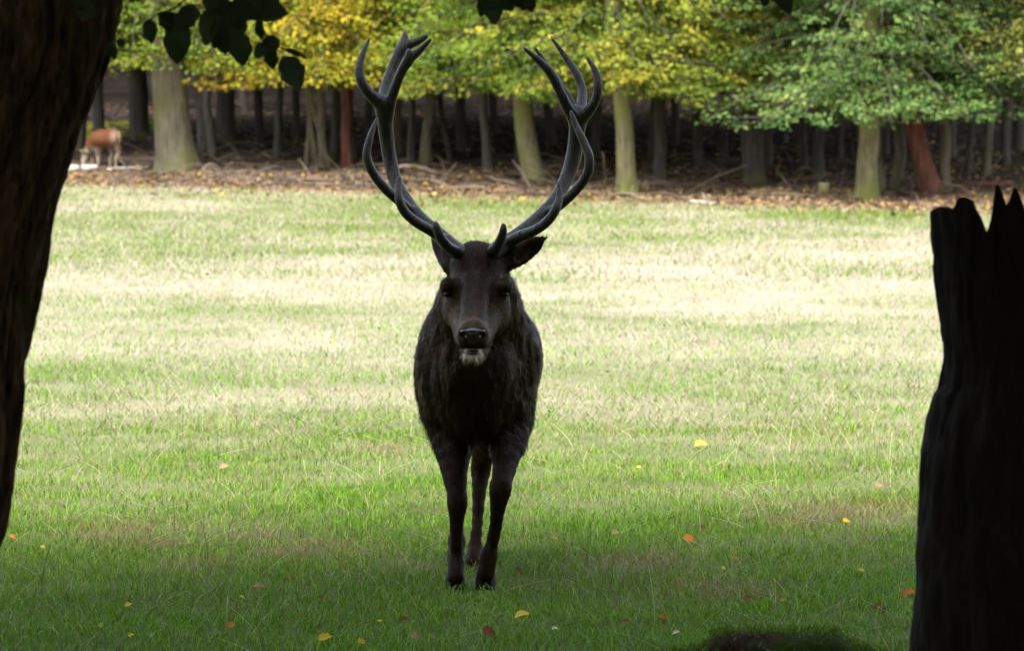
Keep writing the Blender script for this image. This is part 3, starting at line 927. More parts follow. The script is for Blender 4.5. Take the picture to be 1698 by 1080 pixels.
# ------------------------------------------------------------------ the leaning tree beside the camera
DN = 11.0
edge_r = [(-150, 1430), (-95, 1230), (-40, 1000), (0, 885), (18, 830), (30, 760), (37, 700), (42, 650), (45, 600), (55, 520), (70, 440), (85, 370), (100, 300), (116, 250), (136, 190), (161, 130), (186, 60), (198, 0), (215, -90), (250, -240), (300, -480), (360, -800), (400, -1200)]
wid = np.interp([p[1] for p in edge_r], [-1200, -480, -90, 0, 300, 600, 1000, 1430], [.17, .24, .29, .30, .31, .30, .33, .42])
cpts = np.array([W(px, py, DN) - np.array((w / 2, 0, 0)) * (1.0 if py > -400 else .9) for (px, py), w in zip(edge_r, wid)])
tbase = np.array((cpts[0][0], DN, float(G(cpts[0][0], DN))))
near_tree = thing('leaning_tree', 'dark furrowed leaning tree trunk with leafy twigs hanging over the meadow', 'tree', tbase)
NR, NSD = 300, 150
sp_ = spline(np.column_stack([cpts, wid / 2]), NR)
v, q, t = tube(sp_[:, :3] - tbase, sp_[:, 3], NSD, rough=.0)
a = np.tile(np.linspace(0, 2 * math.pi, NSD, endpoint=False), NR)
zz = np.repeat(sp_[:, 2], NSD)
rr = np.repeat(sp_[:, 3], NSD)
tw = a + zz * .55
fur = np.abs(np.sin(tw * 4.5 + 7 * fbm(np.cos(a) * 1.2 + 5, np.sin(a) * 1.2 + 5, zz * 1.7, seed=77)))
fine = fbm(np.cos(a) * 6 + 9, np.sin(a) * 6 + 9, zz * 5, seed=78)
big = fbm(np.cos(a) * 1.1 + 3, np.sin(a) * 1.1 + 3, zz * 1.6, seed=79)
fine2 = np.abs(np.sin(tw * 13 + 16 * fbm(np.cos(a) * 2.2 + 2, np.sin(a) * 2.2 + 2, zz * 2.6, seed=81)))
disp = rr * (-.085 * (1 - fine2) ** 3 * fbm(np.cos(a) * 2 + 1, np.sin(a) * 2, zz * 4, seed=83) * 2 + -.17 * (1 - fur) ** 2 + .15 * (fine - .5) + .22 * (big - .5)) + .006 * (fbm(np.cos(a) * 18, np.sin(a) * 18, zz * 40, seed=80) - .5)
cen = np.repeat(sp_[:, :3] - tbase, NSD, 0)
dv = v[:-2] - cen
v[:-2] = cen + dv * (1 + (disp / rr)[:, None])
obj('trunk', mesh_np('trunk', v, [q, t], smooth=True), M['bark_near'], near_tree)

# a limb above the frame that carries the hanging twigs
def rel(p): return np.asarray(p) - tbase
limb_pts = [cpts[-5] + (0, 0, 0), W(330, -190, 11.0), W(520, -150, 10.95), W(800, -110, 10.9), W(1080, -100, 10.9), W(1330, -80, 10.85), W(1500, -110, 10.8)]
m = MB(); add_tube(m, spline(rel(limb_pts), 30), np.linspace(.05, .012, 30), 9, rough=.15, seed=4)
limb = obj('limb', m.mesh('limb', True), M['bark_near'], near_tree)

leafvar = [leaf_mesh('leaf', 1, .62, .25, .18, (.016, .030, .006), 1), leaf_mesh('leaf', 1, .54, .45, .25, (.013, .026, .005), 2), leaf_mesh('leaf', 1, .70, .15, .08, (.020, .034, .007), 3)]
for lm in leafvar: lm.materials.append(M['darkleaf'])

def hang_leaf(parent, px, py, dx, dy, wfac=.62, d=11.0, tilt=.35, seed=0):
    """a leaf from pixel (px,py) whose tip lies (dx,dy) pixels on"""
    a_, b_ = W(px, py, d), W(px + dx, py + dy, d + .01 * math.sin(seed * 2.1))
    X = Vector(b_ - a_); L = X.length; X.normalize()
    face = Vector((tilt * math.sin(seed * 1.7), -1, .25 + .3 * math.cos(seed * 2.3)))
    Y = face.cross(X).normalized(); Z = X.cross(Y)
    o = bpy.data.objects.new('leaf', leafvar[seed % 3])
    COL.objects.link(o); o.parent = parent
    mt = Matrix((X * L, Y * L * wfac / .62, Z * L)).transposed().to_4x4()
    mt.translation = Vector(rel(a_))
    o.matrix_local = mt
    return o

def twig(path, r0=.004):
    m = MB(); pts = spline(rel([W(*p) if len(p) == 3 else W(p[0], p[1], 11.0) for p in path]), 14)
    add_tube(m, pts, np.linspace(r0, r0 * .4, 14), 5)
    return obj('twig', m.mesh('twig', True), M['bark_near'], near_tree)

t1 = twig([(345, -188), (340, -60), (300, 5), (262, 22), (248, 34)])
for i, L in enumerate([(246, 30, 6, 42, .6), (262, 24, 34, 14, .8), (288, 24, 34, 18, .75), (300, 34, -10, 72, .72), (296, 26, -34, 16, .8), (322, 6, -14, 34, .8), (276, 34, 4, 20, .8), (300, 10, 22, 34, .8)]):
    hang_leaf(t1, *L[:4], wfac=L[4], seed=i)
t2 = twig([(420, -165), (400, -60), (386, 10), (384, 40), (396, 66)])
for i, L in enumerate([(352, 10, -12, 66, .5), (372, 22, -16, 60, .55), (366, 40, 8, 52, .72), (392, 20, 2, 50, .7), (394, 52, 10, 58, .68), (384, 2, -46, 18, .7), (386, -6, 46, 30, .8), (370, -20, -20, 40, .9), (410, -14, -20, 50, .8), (352, -14, -4, 34, .9), (376, 14, 14, 60, .7), (404, 2, -22, 34, .9)]):
    hang_leaf(t2, *L[:4], wfac=L[4], seed=i + 11)
t3 = twig([(470, -158), (452, -60), (430, 4), (434, 40), (446, 70), (470, 80), (508, 96)])
for i, L in enumerate([(418, 10, 60, 12, .62), (414, -8, 58, 30, .7), (430, 28, 2, 40, .5), (440, 58, 18, 28, .8), (452, 56, -4, 36, .8), (448, 78, 4, 38, .75), (444, 70, -22, 26, .7), (470, 92, 30, 58, .72), (470, 80, 38, 14, .28), (396, -10, 40, 40, .9), (430, 0, -26, 34, .8)]):
    hang_leaf(t3, *L[:4], wfac=L[4], seed=i + 23)
t4 = twig([(840, -108), (838, -60), (832, -10), (838, 8)])
for i, L in enumerate([(800, -10, -2, 40, .5), (812, -4, 10, 44, .75), (834, -6, 16, 24, .9), (848, -4, 42, 14, .7), (842, -20, -40, 30, .8), (868, -14, 16, 34, .7), (830, -24, 44, 30, .8)]):
    hang_leaf(t4, *L[:4], wfac=L[4], seed=i + 37)
t5 = twig([(1290, -86), (1284, -40), (1286, -10)])
for i, L in enumerate([(1272, -24, -6, 36, .6), (1280, -14, 34, 34, .62), (1294, -16, 16, 38, .7)]):
    hang_leaf(t5, *L[:4], wfac=L[4], seed=i + 51)
t6 = twig([(186, 60, 10.95), (192, 66, 10.9), (200, 72, 10.9)], .003)
for i, L in enumerate([(196, 64, 10, 16, .8), (186, 66, 2, 34, .6), (150, 4, -16, 30, .9), (118, 0, 34, 10, .8)]):
    hang_leaf(t6, *L[:4], wfac=L[4], d=10.78, seed=i + 57)

# ------------------------------------------------------------------ crowns over the camera: the near wood that shades the foreground
def shade_tree(label, x, y, h, R_, seed, n=9000, root=None, low=3.6):
    r = np.random.default_rng(seed)
    z = float(G(x, y))
    if root is None:
        root = thing('shade_tree', label, 'tree', (x, y, z), 'trees of the near wood around the camera')
        m = MB()
        hs = np.array([-.2, 0, .3, 1, 2.5, 4.5, 7, h])
        add_tube(m, np.stack([np.cumsum(r.normal(0, .06, 8)), np.cumsum(r.normal(0, .06, 8)), hs], 1), .24 * np.array([1.5, 1.35, 1.1, 1, .92, .8, .6, .2]), 14, rough=.15, seed=seed)
        obj('trunk', m.mesh('trunk', True), M['bark_dark'], root)
        o = np.zeros(3)
    else:
        o = np.array((x, y, z)) - np.array(root.location)
    m = MB()
    for k in range(14):
        h0 = r.uniform(low, h * .9); az = r.random() * 6.28
        d = np.array((math.cos(az), math.sin(az), .25))
        add_tube(m, o + np.array((0, 0, h0)) + d * (np.linspace(0, R_ * .8, 5))[:, None], np.linspace(.07, .015, 5), 5, caps=False)
    obj('limbs', m.mesh('limbs', True), M['bark_dark'], root)
    v, q, c = upper_crown(r, o + np.array((0, 0, (low + h + 1) / 2)), (R_, R_, (h + 1 - low) / 2), n, .34, *PAL['green'])
    v[:, 2] = np.maximum(v[:, 2], o[2] + low - .5 + r.random(len(v)) * .4)
    obj('crown', mesh_np('crown', v, q, c), M['leaf'], root)
    return root

shade_tree('', -1.0, 10.4, 12, 4.2, 600, 9000, root=near_tree, low=4.0)
SL = 'tall leafy tree of the near wood beside and behind the viewpoint'
for i, (x, y, h, R_) in enumerate([(-6.5, 9.0, 13, 5.0), (6.8, 9.5, 13, 5.0), (-3.5, 2.5, 14, 5.2), (4.2, 1.5, 14, 5.2), (-10.5, 1, 14, 5.4), (11, 2, 14, 5.4), (0, -5, 15, 5.5), (-7, -7, 15, 5.5), (7.5, -7.5, 15, 5.5), (-13, 10.5, 13, 5.2), (13.5, 11, 13, 5.2), (0, -13, 15, 5.5), (-15, -5, 15, 5.5), (15.5, -5, 15, 5.5)]):
    shade_tree(SL, x, y, h, R_, 610 + i, 7500, low=3.6 if (y > -4 and abs(x) < 10) else .5)

# ------------------------------------------------------------------ the broken snag
DS = 11.4
sc_ = FPX / DS
cxp = 1690.0
prof_py = np.array([305, 345, 400, 440, 500, 560, 600, 640, 655, 690, 750, 800, 900, 980, 1080, 1250, 1420])
prof_px = np.array([1541, 1541, 1545, 1547, 1555, 1561, 1566, 1562, 1550, 1541, 1528, 1524, 1520, 1517, 1512, 1490, 1440])
NA, NZ = 180, 130
zb = float(G(W(cxp, 1080, DS)[0], DS))
cxw = W(cxp, 700, DS)[0]
def pz(py): return W(cxp, py, DS)[2]
th = np.linspace(0, 2 * math.pi, NA, endpoint=False)     # 0 = towards image left, pi/2 = towards camera
topx = np.array([1530, 1541, 1550, 1556, 1572, 1574, 1577, 1588, 1596, 1598, 1601, 1610, 1614, 1618, 1624, 1630, 1634, 1638, 1644, 1646, 1650, 1656, 1662, 1667, 1674, 1682, 1690, 1710, 1740, 1775, 1800, 1850])
topy = np.array([372, 352, 342, 341, 345, 332, 326, 325, 331, 344, 352, 376, 384, 382, 364, 326, 305, 304, 322, 338, 339, 328, 309, 309, 322, 345, 360, 368, 350, 380, 372, 400])
Rtop = (cxp - 1541) / sc_
verts_o, verts_i = [], []
for j, ang in enumerate(th):
    pxx = cxp - math.cos(ang) * (cxp - 1541)
    tp = np.interp(pxx, topx, topy)
    if math.sin(ang) < -.05:
        tp = tp + 75 + 50 * float(noise(ang * 3, 0.5, seed=5))            # the far wall of the shell has broken lower
    ztop = pz(float(tp))
    zs = zb - .1 + (ztop - zb + .1) * np.linspace(0, 1, NZ) ** .9
    py_of = np.interp(zs, [pz(p) for p in prof_py[::-1]], prof_py[::-1])
    Rz = (cxp - np.interp(py_of, prof_py, prof_px)) / sc_
    n1 = fbm(math.cos(ang) * 2.2 + 4 + 0 * zs, math.sin(ang) * 2.2 + 4 + 0 * zs, zs * 1.4, seed=91) - .5
    n2 = fbm(math.cos(ang) * 9 + 4 + 0 * zs, math.sin(ang) * 9 + 4 + 0 * zs, zs * 9, seed=92) - .5
    n3 = np.abs(np.sin(ang * 7 + 9 * n1 + 2 * n2))
    tpk = np.linspace(0, 1, NZ)
    amp = 1 - np.exp(-abs(math.sin(ang)) * 3)
    n4 = noise(zs * 8 + 3 * math.cos(ang), 0 * zs + 2 * math.sin(ang), seed=97) - .5
    ro = Rz * (1 + .06 * n4 + .22 * n1 * amp + .11 * n2 - .018 * (1 - n3) ** 2)
    ri = ro - .05 + .035 * tpk ** 8
    ri = np.where(zs < ztop - .5, ri * .999, ri)
    verts_o.append(np.stack([cxw - math.cos(ang) * ro, DS - math.sin(ang) * ro, zs], 1))
    verts_i.append(np.stack([cxw - math.cos(ang) * ri, DS - math.sin(ang) * ri, zs - .004], 1))
sb_ = np.array((cxw, DS, zb))
vo = np.array(verts_o).reshape(-1, 3) - sb_; vi = np.array(verts_i).reshape(-1, 3) - sb_
A_, Z_ = np.meshgrid(np.arange(NA), np.arange(NZ - 1), indexing='ij')
A2 = (A_ + 1) % NA
qo = np.stack([A_ * NZ + Z_, A_ * NZ + Z_ + 1, A2 * NZ + Z_ + 1, A2 * NZ + Z_], -1).reshape(-1, 4)
qi = qo[:, ::-1] + NA * NZ
aa = np.arange(NA); a2 = (aa + 1) % NA
qt = np.stack([aa * NZ + NZ - 1, aa * NZ + NZ - 1 + NA * NZ, a2 * NZ + NZ - 1 + NA * NZ, a2 * NZ + NZ - 1], -1)
snag = thing('broken_snag', 'black rotten tree snag with jagged splintered top', 'snag', sb_)
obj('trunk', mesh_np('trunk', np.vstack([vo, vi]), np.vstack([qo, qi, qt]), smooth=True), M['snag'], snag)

# ------------------------------------------------------------------ the rotten log in the grass
lp = W(1283, 1096, 15.35)
gz = float(G(lp[0], 15.35))
logt = thing('rotten_log', 'dark rotten log with a mossy top sunk in the near grass', 'log', (lp[0], 15.35, gz))
prof = [(1085, 1092), (1125, 1080), (1168, 1074), (1182, 1054), (1202, 1047), (1250, 1047), (1300, 1049), (1340, 1047), (1385, 1050), (1415, 1068), (1450, 1078), (1490, 1092)]
cs_ = []
NS = 40
pxs = np.linspace(1090, 1485, NS)
tops = np.interp(pxs, [p[0] for p in prof], [p[1] for p in prof])
L_v = []
for k in range(NS):
    zt = W(pxs[k], tops[k], 15.35)[2] - gz
    x0 = W(pxs[k], 1080, 15.35)[0] - lp[0]
    zt = max(zt, .01)
    ang = np.linspace(0, math.pi, 15)
    dep = .03 + .13 * min(1, zt / .14)
    n1 = fbm(np.cos(ang) * 2 + k * .35, np.sin(ang) * 2 + k * .1, 0 * ang + k * .3, seed=95) - .5
    rr_ = np.sin(ang) ** .45
    L_v.append(np.stack([x0 + .02 * n1, -np.cos(ang) * dep * (1 + .5 * n1), -.03 + (zt + .03) * rr_ * (1 + .12 * n1 * (np.sin(ang) < .98))], 1))
L_v = np.array(L_v).reshape(-1, 3)
i_, j_ = np.meshgrid(np.arange(NS - 1), np.arange(14), indexing='ij')
qq = np.stack([i_ * 15 + j_, i_ * 15 + j_ + 1, (i_ + 1) * 15 + j_ + 1, (i_ + 1) * 15 + j_], -1).reshape(-1, 4)
obj('wood', mesh_np('wood', L_v, qq, smooth=True), M['moss_log'], logt)
mv = MB()
r = np.random.default_rng(66)
for k in range(900):
    s = r.integers(0, NS); j = int(np.clip(r.normal(7, 1.6), 1, 13))
    p = L_v[s * 15 + j] + r.normal(0, .006, 3)
    d = np.array((r.normal(0, .012), r.normal(0, .012), .012 + .012 * r.random()))
    w_ = np.array((.003, .001, 0))
    mv.add([p - w_, p + w_, p + d], [[0, 1, 2]], np.array((.085, .15, .014)) * r.uniform(.6, 1.6))
mo = obj('moss', mv.mesh('moss'), M['grass'], logt); mo['kind'] = 'stuff'

# ------------------------------------------------------------------ fallen leaves lying on the turf
FL = 'fallen leaves on the near turf'
fl_cols = dict(brown=(.11, .045, .02), red=(.16, .045, .02), orange=(.34, .12, .025), yellow=(.46, .33, .03), tan=(.22, .14, .07), white=(.45, .42, .36))
fl_mesh = {}
for cn, c in fl_cols.items():
    fl_mesh[cn] = [leaf_mesh('fallen_leaf', 1, .66, .5, .35, c, 10 + k, lobed=(k != 2)) for k in range(3)]
    for lm in fl_mesh[cn]: lm.materials.append(M['litter'])
fl_label = dict(brown='curled brown dead leaf lying on the near turf', red='dark red dead leaf lying on the near turf', orange='orange fallen leaf lying on the near turf',
                yellow='yellow fallen leaf lying on the near turf', tan='pale tan dry leaf lying on the near turf', white='bleached whitish dead leaf lying on the near turf')
leaves = [(547, 1003, 38, 'brown'), (482, 968, 18, 'red'), (1147, 904, 30, 'orange'), (1168, 886, 18, 'brown'), (1220, 937, 14, 'orange'), (1203, 955, 12, 'yellow'), (1428, 959, 12, 'yellow'), (1507, 1000, 24, 'orange'),
          (1242, 1006, 22, 'brown'), (1458, 1020, 26, 'brown'), (812, 1058, 30, 'red'), (674, 1043, 20, 'brown'), (1037, 1046, 18, 'brown'), (385, 1055, 20, 'orange'), (860, 956, 16, 'brown'), (966, 922, 12, 'red'), (403, 1002, 12, 'yellow'),
          (866, 1038, 28, 'yellow'), (72, 918, 12, 'yellow'), (1163, 747, 22, 'yellow'), (1405, 875, 16, 'yellow'), (540, 1076, 26, 'yellow'), (605, 1078, 24, 'yellow'), (22, 900, 14, 'orange'), (213, 1020, 14, 'yellow'), (430, 985, 20, 'tan'),
          (921, 1058, 12, 'white'), (1121, 1066, 14, 'white'), (1020, 895, 14, 'tan'), (1462, 816, 18, 'tan'), (372, 786, 18, 'tan'), (575, 962, 12, 'orange'), (170, 1050, 12, 'yellow'), (630, 1046, 12, 'yellow'), (1060, 785, 10, 'yellow'), (925, 905, 12, 'orange'), (690, 1068, 26, 'tan'), (285, 770, 12, 'brown'), (1300, 1010, 12, 'orange'), (1100, 1035, 16, 'orange'), (218, 1070, 12, 'yellow')]
for i, (px, py, wpx, cn) in enumerate(leaves):
    p = on_ground(px, py)
    L = wpx / (FPX / p[1])
    o = bpy.data.objects.new('fallen_leaf', fl_mesh[cn][i % 3])
    COL.objects.link(o)
    o.location = (p[0] - L / 2, p[1], p[2] + .027)
    o.scale = (L, L, L)
    o.rotation_euler = (R(random.uniform(18, 48)), R(random.uniform(-25, 25)), R(random.uniform(-40, 40)))
    tag(o, fl_label[cn], 'leaf', FL + ', ' + cn)

# ------------------------------------------------------------------ the stag
def build_stag():
    Wd = W
    lo = np.array((-.52, 16.92, -.05)); hi = np.array((.30, 19.30, 1.50))
    F = Field(lo, hi, .0068)
    # -- trunk of the body (rump first, so the flank swells behind the shoulder on the right)
    F.ell(Wd(806, 590, 18.72), (.195, .26, .235), .03)                       # rump
    F.ell(Wd(806, 592, 18.38), (.222, .36, .235), .06)                       # barrel
    F.ell(Wd(806, 628, 18.35), (.185, .34, .20), .05)                        # belly
    F.ell(Wd(797, 600, 18.02), (.213, .28, .27), .06)                        # ribs behind the shoulder
    F.ell(Wd(800, 515, 18.02), (.10, .30, .12), .06)                         # withers
    F.ell(Wd(782, 612, 17.86), (.203, .21, .235), .05)                       # shoulders and chest
    F.ell(Wd(788, 680, 17.80), (.130, .17, .125), .06)                       # brisket
    F.ell(Wd(735, 630, 17.92), (.085, .16, .20), .05)                        # shoulder muscle (image left)
    F.ell(Wd(845, 640, 17.92), (.085, .16, .20), .05)                        # shoulder muscle (image right)
    # -- neck with its mane
    F.chain([Wd(798, 590, 17.95), Wd(794, 545, 17.80), Wd(794, 495, 17.66), Wd(794, 455, 17.57)], (.215, .185, .145, .10), .06, 7)
    F.ell(Wd(787, 610, 17.70), (.150, .14, .17), .06)                        # ruff under the throat
    F.ell(Wd(745, 570, 17.80), (.10, .13, .14), .05)
    # -- head: local frame x, u (poll to nose), n (out of the forehead)
    u = unit(np.array((-.03, -.66, -.75))); n = unit(np.array((0, -.75, .66))); xx = np.cross(u, n); n = np.cross(xx, u)
    HR = np.array((xx, u, n))
    F.ell(Wd(790, 441, 17.53), (.096, .10, .082), .03, HR)                   # cranium
    F.ell(Wd(789, 480, 17.46), (.104, .10, .075), .03, HR)                   # forehead to eyes
    for sx, ex, ey in ((-1, 742, 479), (1, 837, 479)):
        F.ell(Wd(ex, ey - 3, 17.425), (.028, .034, .034), .015, HR)               # brow ridge
        F.ell(Wd(ex - sx * 7, ey + 31, 17.475), (.030, .075, .055), .03, HR)  # cheek
    F.ell(Wd(792, 524, 17.48), (.088, .085, .085), .03, HR)                  # jaw
    F.ell(Wd(824, 522, 17.47), (.040, .085, .06), .03, HR)
    F.cone(Wd(789, 475, 17.405), Wd(784, 541, 17.205), .056, .043, .025)        # bridge of the nose
    F.cone(Wd(788, 522, 17.46), Wd(784, 557, 17.235), .070, .050, .03)
    F.cone(Wd(762, 514, 17.475), Wd(770, 564, 17.255), .047, .033, .03)
    F.cone(Wd(817, 516, 17.475), Wd(798, 564, 17.255), .050, .033, .03)
    F.ell(Wd(784, 556, 17.185), (.059, .048, .050), .015, HR)                # muzzle
    F.ell(Wd(772, 566, 17.18), (.030, .026, .032), .012)                     # lips
    F.ell(Wd(796, 566, 17.18), (.030, .026, .032), .012)
    F.cone(Wd(789, 566, 17.50), Wd(784, 592, 17.235), .062, .030, .025)      # lower jaw
    F.ell(Wd(784, 592, 17.205), (.036, .028, .024), .012)                    # chin
    F.ell(Wd(784, 581.0, 17.160), (.036, .062, .0165), .008, sub=True)       # open mouth
    for nx in (768.5, 799.5):
        F.ell(Wd(nx, 556.5, 17.142), (.0135, .026, .0105), .006, sub=True)   # nostrils
    for ex, ey in ((741.5, 487), (837.5, 487)):
        F.ell(Wd(ex, ey, 17.395), (.013, .020, .011), .006, sub=True)        # eye sockets
    # -- ears
    def ear(b, t, wide, face, k0):
        b, t = np.array(b), np.array(t)
        e = unit(t - b); face = unit(np.array(face) - e * np.dot(face, e)); s = np.cross(e, face)
        Lr = np.linalg.norm(t - b)
        Rr = np.array((e, s, face))
        F.ell(b + (t - b) * .42, (Lr * .46, wide, .022), .02, Rr)
        F.cone(b, b + (t - b) * .3, .035, wide * .8, .02)
        F.cone(b + (t - b) * .55, t, wide * .74, .004, .010, squash=(face, 2.0))
        F.ell(b + (t - b) * .52 + face * .022, (Lr * .38, wide * .62, .020), .012, Rr, sub=True)
    ear(Wd(838, 436, 17.56), Wd(909, 392, 17.60), .042, (.25, -.9, -.35), 1)
    ear(Wd(748, 440, 17.58), Wd(714, 391, 17.74), .036, (-.75, -.55, -.1), 1)
    # -- legs
    k = .03
    F.chain([Wd(742, 655, 17.93), Wd(745, 705, 17.90), Wd(750, 752, 17.84), Wd(755, 795, 17.78)], (.10, .085, .062, .043), .05, 7)
    F.chain([Wd(755, 795, 17.78), Wd(758, 822, 17.745), Wd(758.5, 836, 17.735), Wd(758, 856, 17.745), Wd(757, 888, 17.755), Wd(756, 922, 17.765)], (.040, .035, .036, .027, .0215, .0225), .02, 12)
    F.ell(Wd(756, 937, 17.765), (.027, .032, .034), .02)
    F.chain([Wd(756, 937, 17.76), Wd(755.5, 958, 17.725)], (.027, .030), .015)
    F.chain([Wd(838, 660, 17.93), Wd(843, 705, 17.88), Wd(841, 745, 17.78), Wd(836, 782, 17.68)], (.105, .088, .060, .038), .05, 7)
    F.chain([Wd(836, 780, 17.685), Wd(831, 803, 17.62), Wd(829, 815, 17.61), Wd(826, 840, 17.635), Wd(822, 872, 17.67), Wd(815, 905, 17.70)], (.039, .037, .037, .027, .0215, .024), .02, 12)
    F.ell(Wd(811, 922, 17.705), (.030, .034, .038), .02)
    F.chain([Wd(811, 922, 17.705), Wd(806, 952, 17.70)], (.031, .034), .015)
    # hind legs: thigh, stifle, hock, cannon
    F.chain([Wd(838, 640, 18.72), Wd(830, 685, 18.55), Wd(818, 722, 18.60), Wd(803, 752, 18.72), Wd(797, 775, 18.80)], (.13, .10, .066, .045, .034), .05, 10)
    F.ell(Wd(798, 778, 18.80), (.032, .036, .05), .02)
    F.chain([Wd(798, 775, 18.80), Wd(795, 808, 18.76), Wd(792, 860, 18.69), Wd(788, 905, 18.63)], (.035, .027, .0195, .023), .02, 8)
    F.chain([Wd(788, 908, 18.63), Wd(785, 932, 18.56)], (.028, .029), .015)
    F.chain([Wd(775, 640, 18.75), Wd(772, 690, 18.72), Wd(765, 730, 18.86), Wd(762, 762, 18.98)], (.13, .10, .062, .036), .05, 9)
    F.ell(Wd(761, 768, 18.99), (.032, .036, .05), .02)
    F.chain([Wd(761, 768, 18.99), Wd(758, 810, 18.96), Wd(757, 860, 18.93), Wd(757, 888, 18.91)], (.034, .027, .021, .025), .02, 8)
    F.ell(Wd(757, 900, 18.90), (.034, .034, .036), .02)
    F.chain([Wd(757, 900, 18.90), Wd(756, 922, 18.85)], (.030, .031), .015)
    # tail
    F.chain([Wd(806, 545, 18.95), Wd(806, 575, 19.02), Wd(806, 600, 19.02)], (.045, .035, .015), .03)
    return F.mesh()

sv, sq = build_stag()
# fine lumps: coat in clotted locks
nrm = vert_normals(sv, sq)
lock = fbm(sv[:, 0] * 22, sv[:, 1] * 14, sv[:, 2] * 9, seed=120) - .5
mane = sstep(.50, .62, sv[:, 2]) * (1 - sstep(17.98, 18.2, sv[:, 1])) * sstep(17.48, 17.62, sv[:, 1] + .0 * sv[:, 2])
hm = 1 - .85 * np.maximum(sstep(1.12, 1.20, sv[:, 2]), (sv[:, 1] < 17.5) * 1.0)
sv = sv + nrm * (lock * (.007 + .030 * mane) * hm)[:, None]
nrm = vert_normals(sv, sq)
sbase = np.array((W(783, 980, 17.75)[0], 17.9, float(G(-.1, 17.9))))
stag = thing('stag', 'dark brown stag walking forward with huge branching antlers and open mouth', 'deer', sbase)

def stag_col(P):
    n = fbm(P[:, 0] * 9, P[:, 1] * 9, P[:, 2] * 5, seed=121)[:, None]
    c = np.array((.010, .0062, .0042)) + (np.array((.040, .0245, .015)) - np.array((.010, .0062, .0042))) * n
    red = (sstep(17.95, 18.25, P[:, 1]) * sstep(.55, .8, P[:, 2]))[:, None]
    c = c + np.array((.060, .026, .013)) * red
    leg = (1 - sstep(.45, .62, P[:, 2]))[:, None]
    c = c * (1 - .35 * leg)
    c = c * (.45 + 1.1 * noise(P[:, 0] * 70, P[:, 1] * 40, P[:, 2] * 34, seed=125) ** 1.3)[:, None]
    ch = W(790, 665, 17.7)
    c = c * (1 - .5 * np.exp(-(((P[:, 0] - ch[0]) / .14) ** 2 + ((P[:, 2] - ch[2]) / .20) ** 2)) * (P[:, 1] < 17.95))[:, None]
    # muzzle greyed by hair sheen painted into the coat, white chin and lower lip
    mz = W(784, 545, 17.2)
    g = np.exp(-(((P[:, 0] - mz[0]) / .10) ** 2 + ((P[:, 1] - mz[1] - .08) / .16) ** 2 + ((P[:, 2] - mz[2]) / .10) ** 2))[:, None]
    c = c + np.array((.014, .014, .014)) * g
    for (qx, qy, qd, rx, rz, add) in ((753, 524, 17.40, .030, .060, (.034, .031, .024)), (826, 524, 17.40, .030, .060, (.026, .024, .017)), (785, 520, 17.33, .035, .045, (.020, .021, .024)),  # lighter cheeks; bridge sheen and highlights by the eyes are painted in
                                     (757, 456, 17.48, .016, .014, (.050, .046, .038)), (741, 497, 17.40, .014, .010, (.06, .056, .05)), (836, 470, 17.42, .020, .010, (.03, .027, .02))):
        q = W(qx, qy, qd)
        c = c + np.array(add) * (np.exp(-(((P[:, 0] - q[0]) / rx) ** 2 + ((P[:, 2] - q[2]) / rz) ** 2)) * (P[:, 1] < 17.56))[:, None] * (.5 + n)
    mq = W(784, 556, 17.18)
    rad_ = np.sqrt(((P[:, 0] - mq[0]) / .061) ** 2 + ((P[:, 2] - mq[2]) / .060) ** 2)
    c = c + np.array((.055, .055, .055)) * (np.exp(-((rad_ - 1) / .10) ** 2) * (P[:, 1] < 17.27) * (P[:, 2] > mq[2] - .035))[:, None]
    lip = W(784, 588, 17.19)
    ring = (((P[:, 0] - lip[0]) / .046) ** 2 + ((P[:, 2] - lip[2] - .004) / .026) ** 2)
    k = (np.exp(-ring ** 2) * (1 - sstep(17.22, 17.27, P[:, 1])) * (P[:, 2] < lip[2] + .018))[:, None]
    c = c + (np.array((.62, .60, .58)) - c) * np.clip(k * 1.15, 0, .92)
    fo = W(789, 445, 17.45)
    k = np.exp(-(((P[:, 0] - fo[0]) / .09) ** 2 + ((P[:, 2] - fo[2]) / .10) ** 2))[:, None] * (P[:, 1] < 17.62)[:, None]
    c = c * (1 - .55 * k)
    return np.clip(c * np.array((1.18, 1.0, .86)), .003, 1)

body = obj('body', mesh_np('body', sv - sbase, sq, stag_col(sv), True), M['coat'], stag)

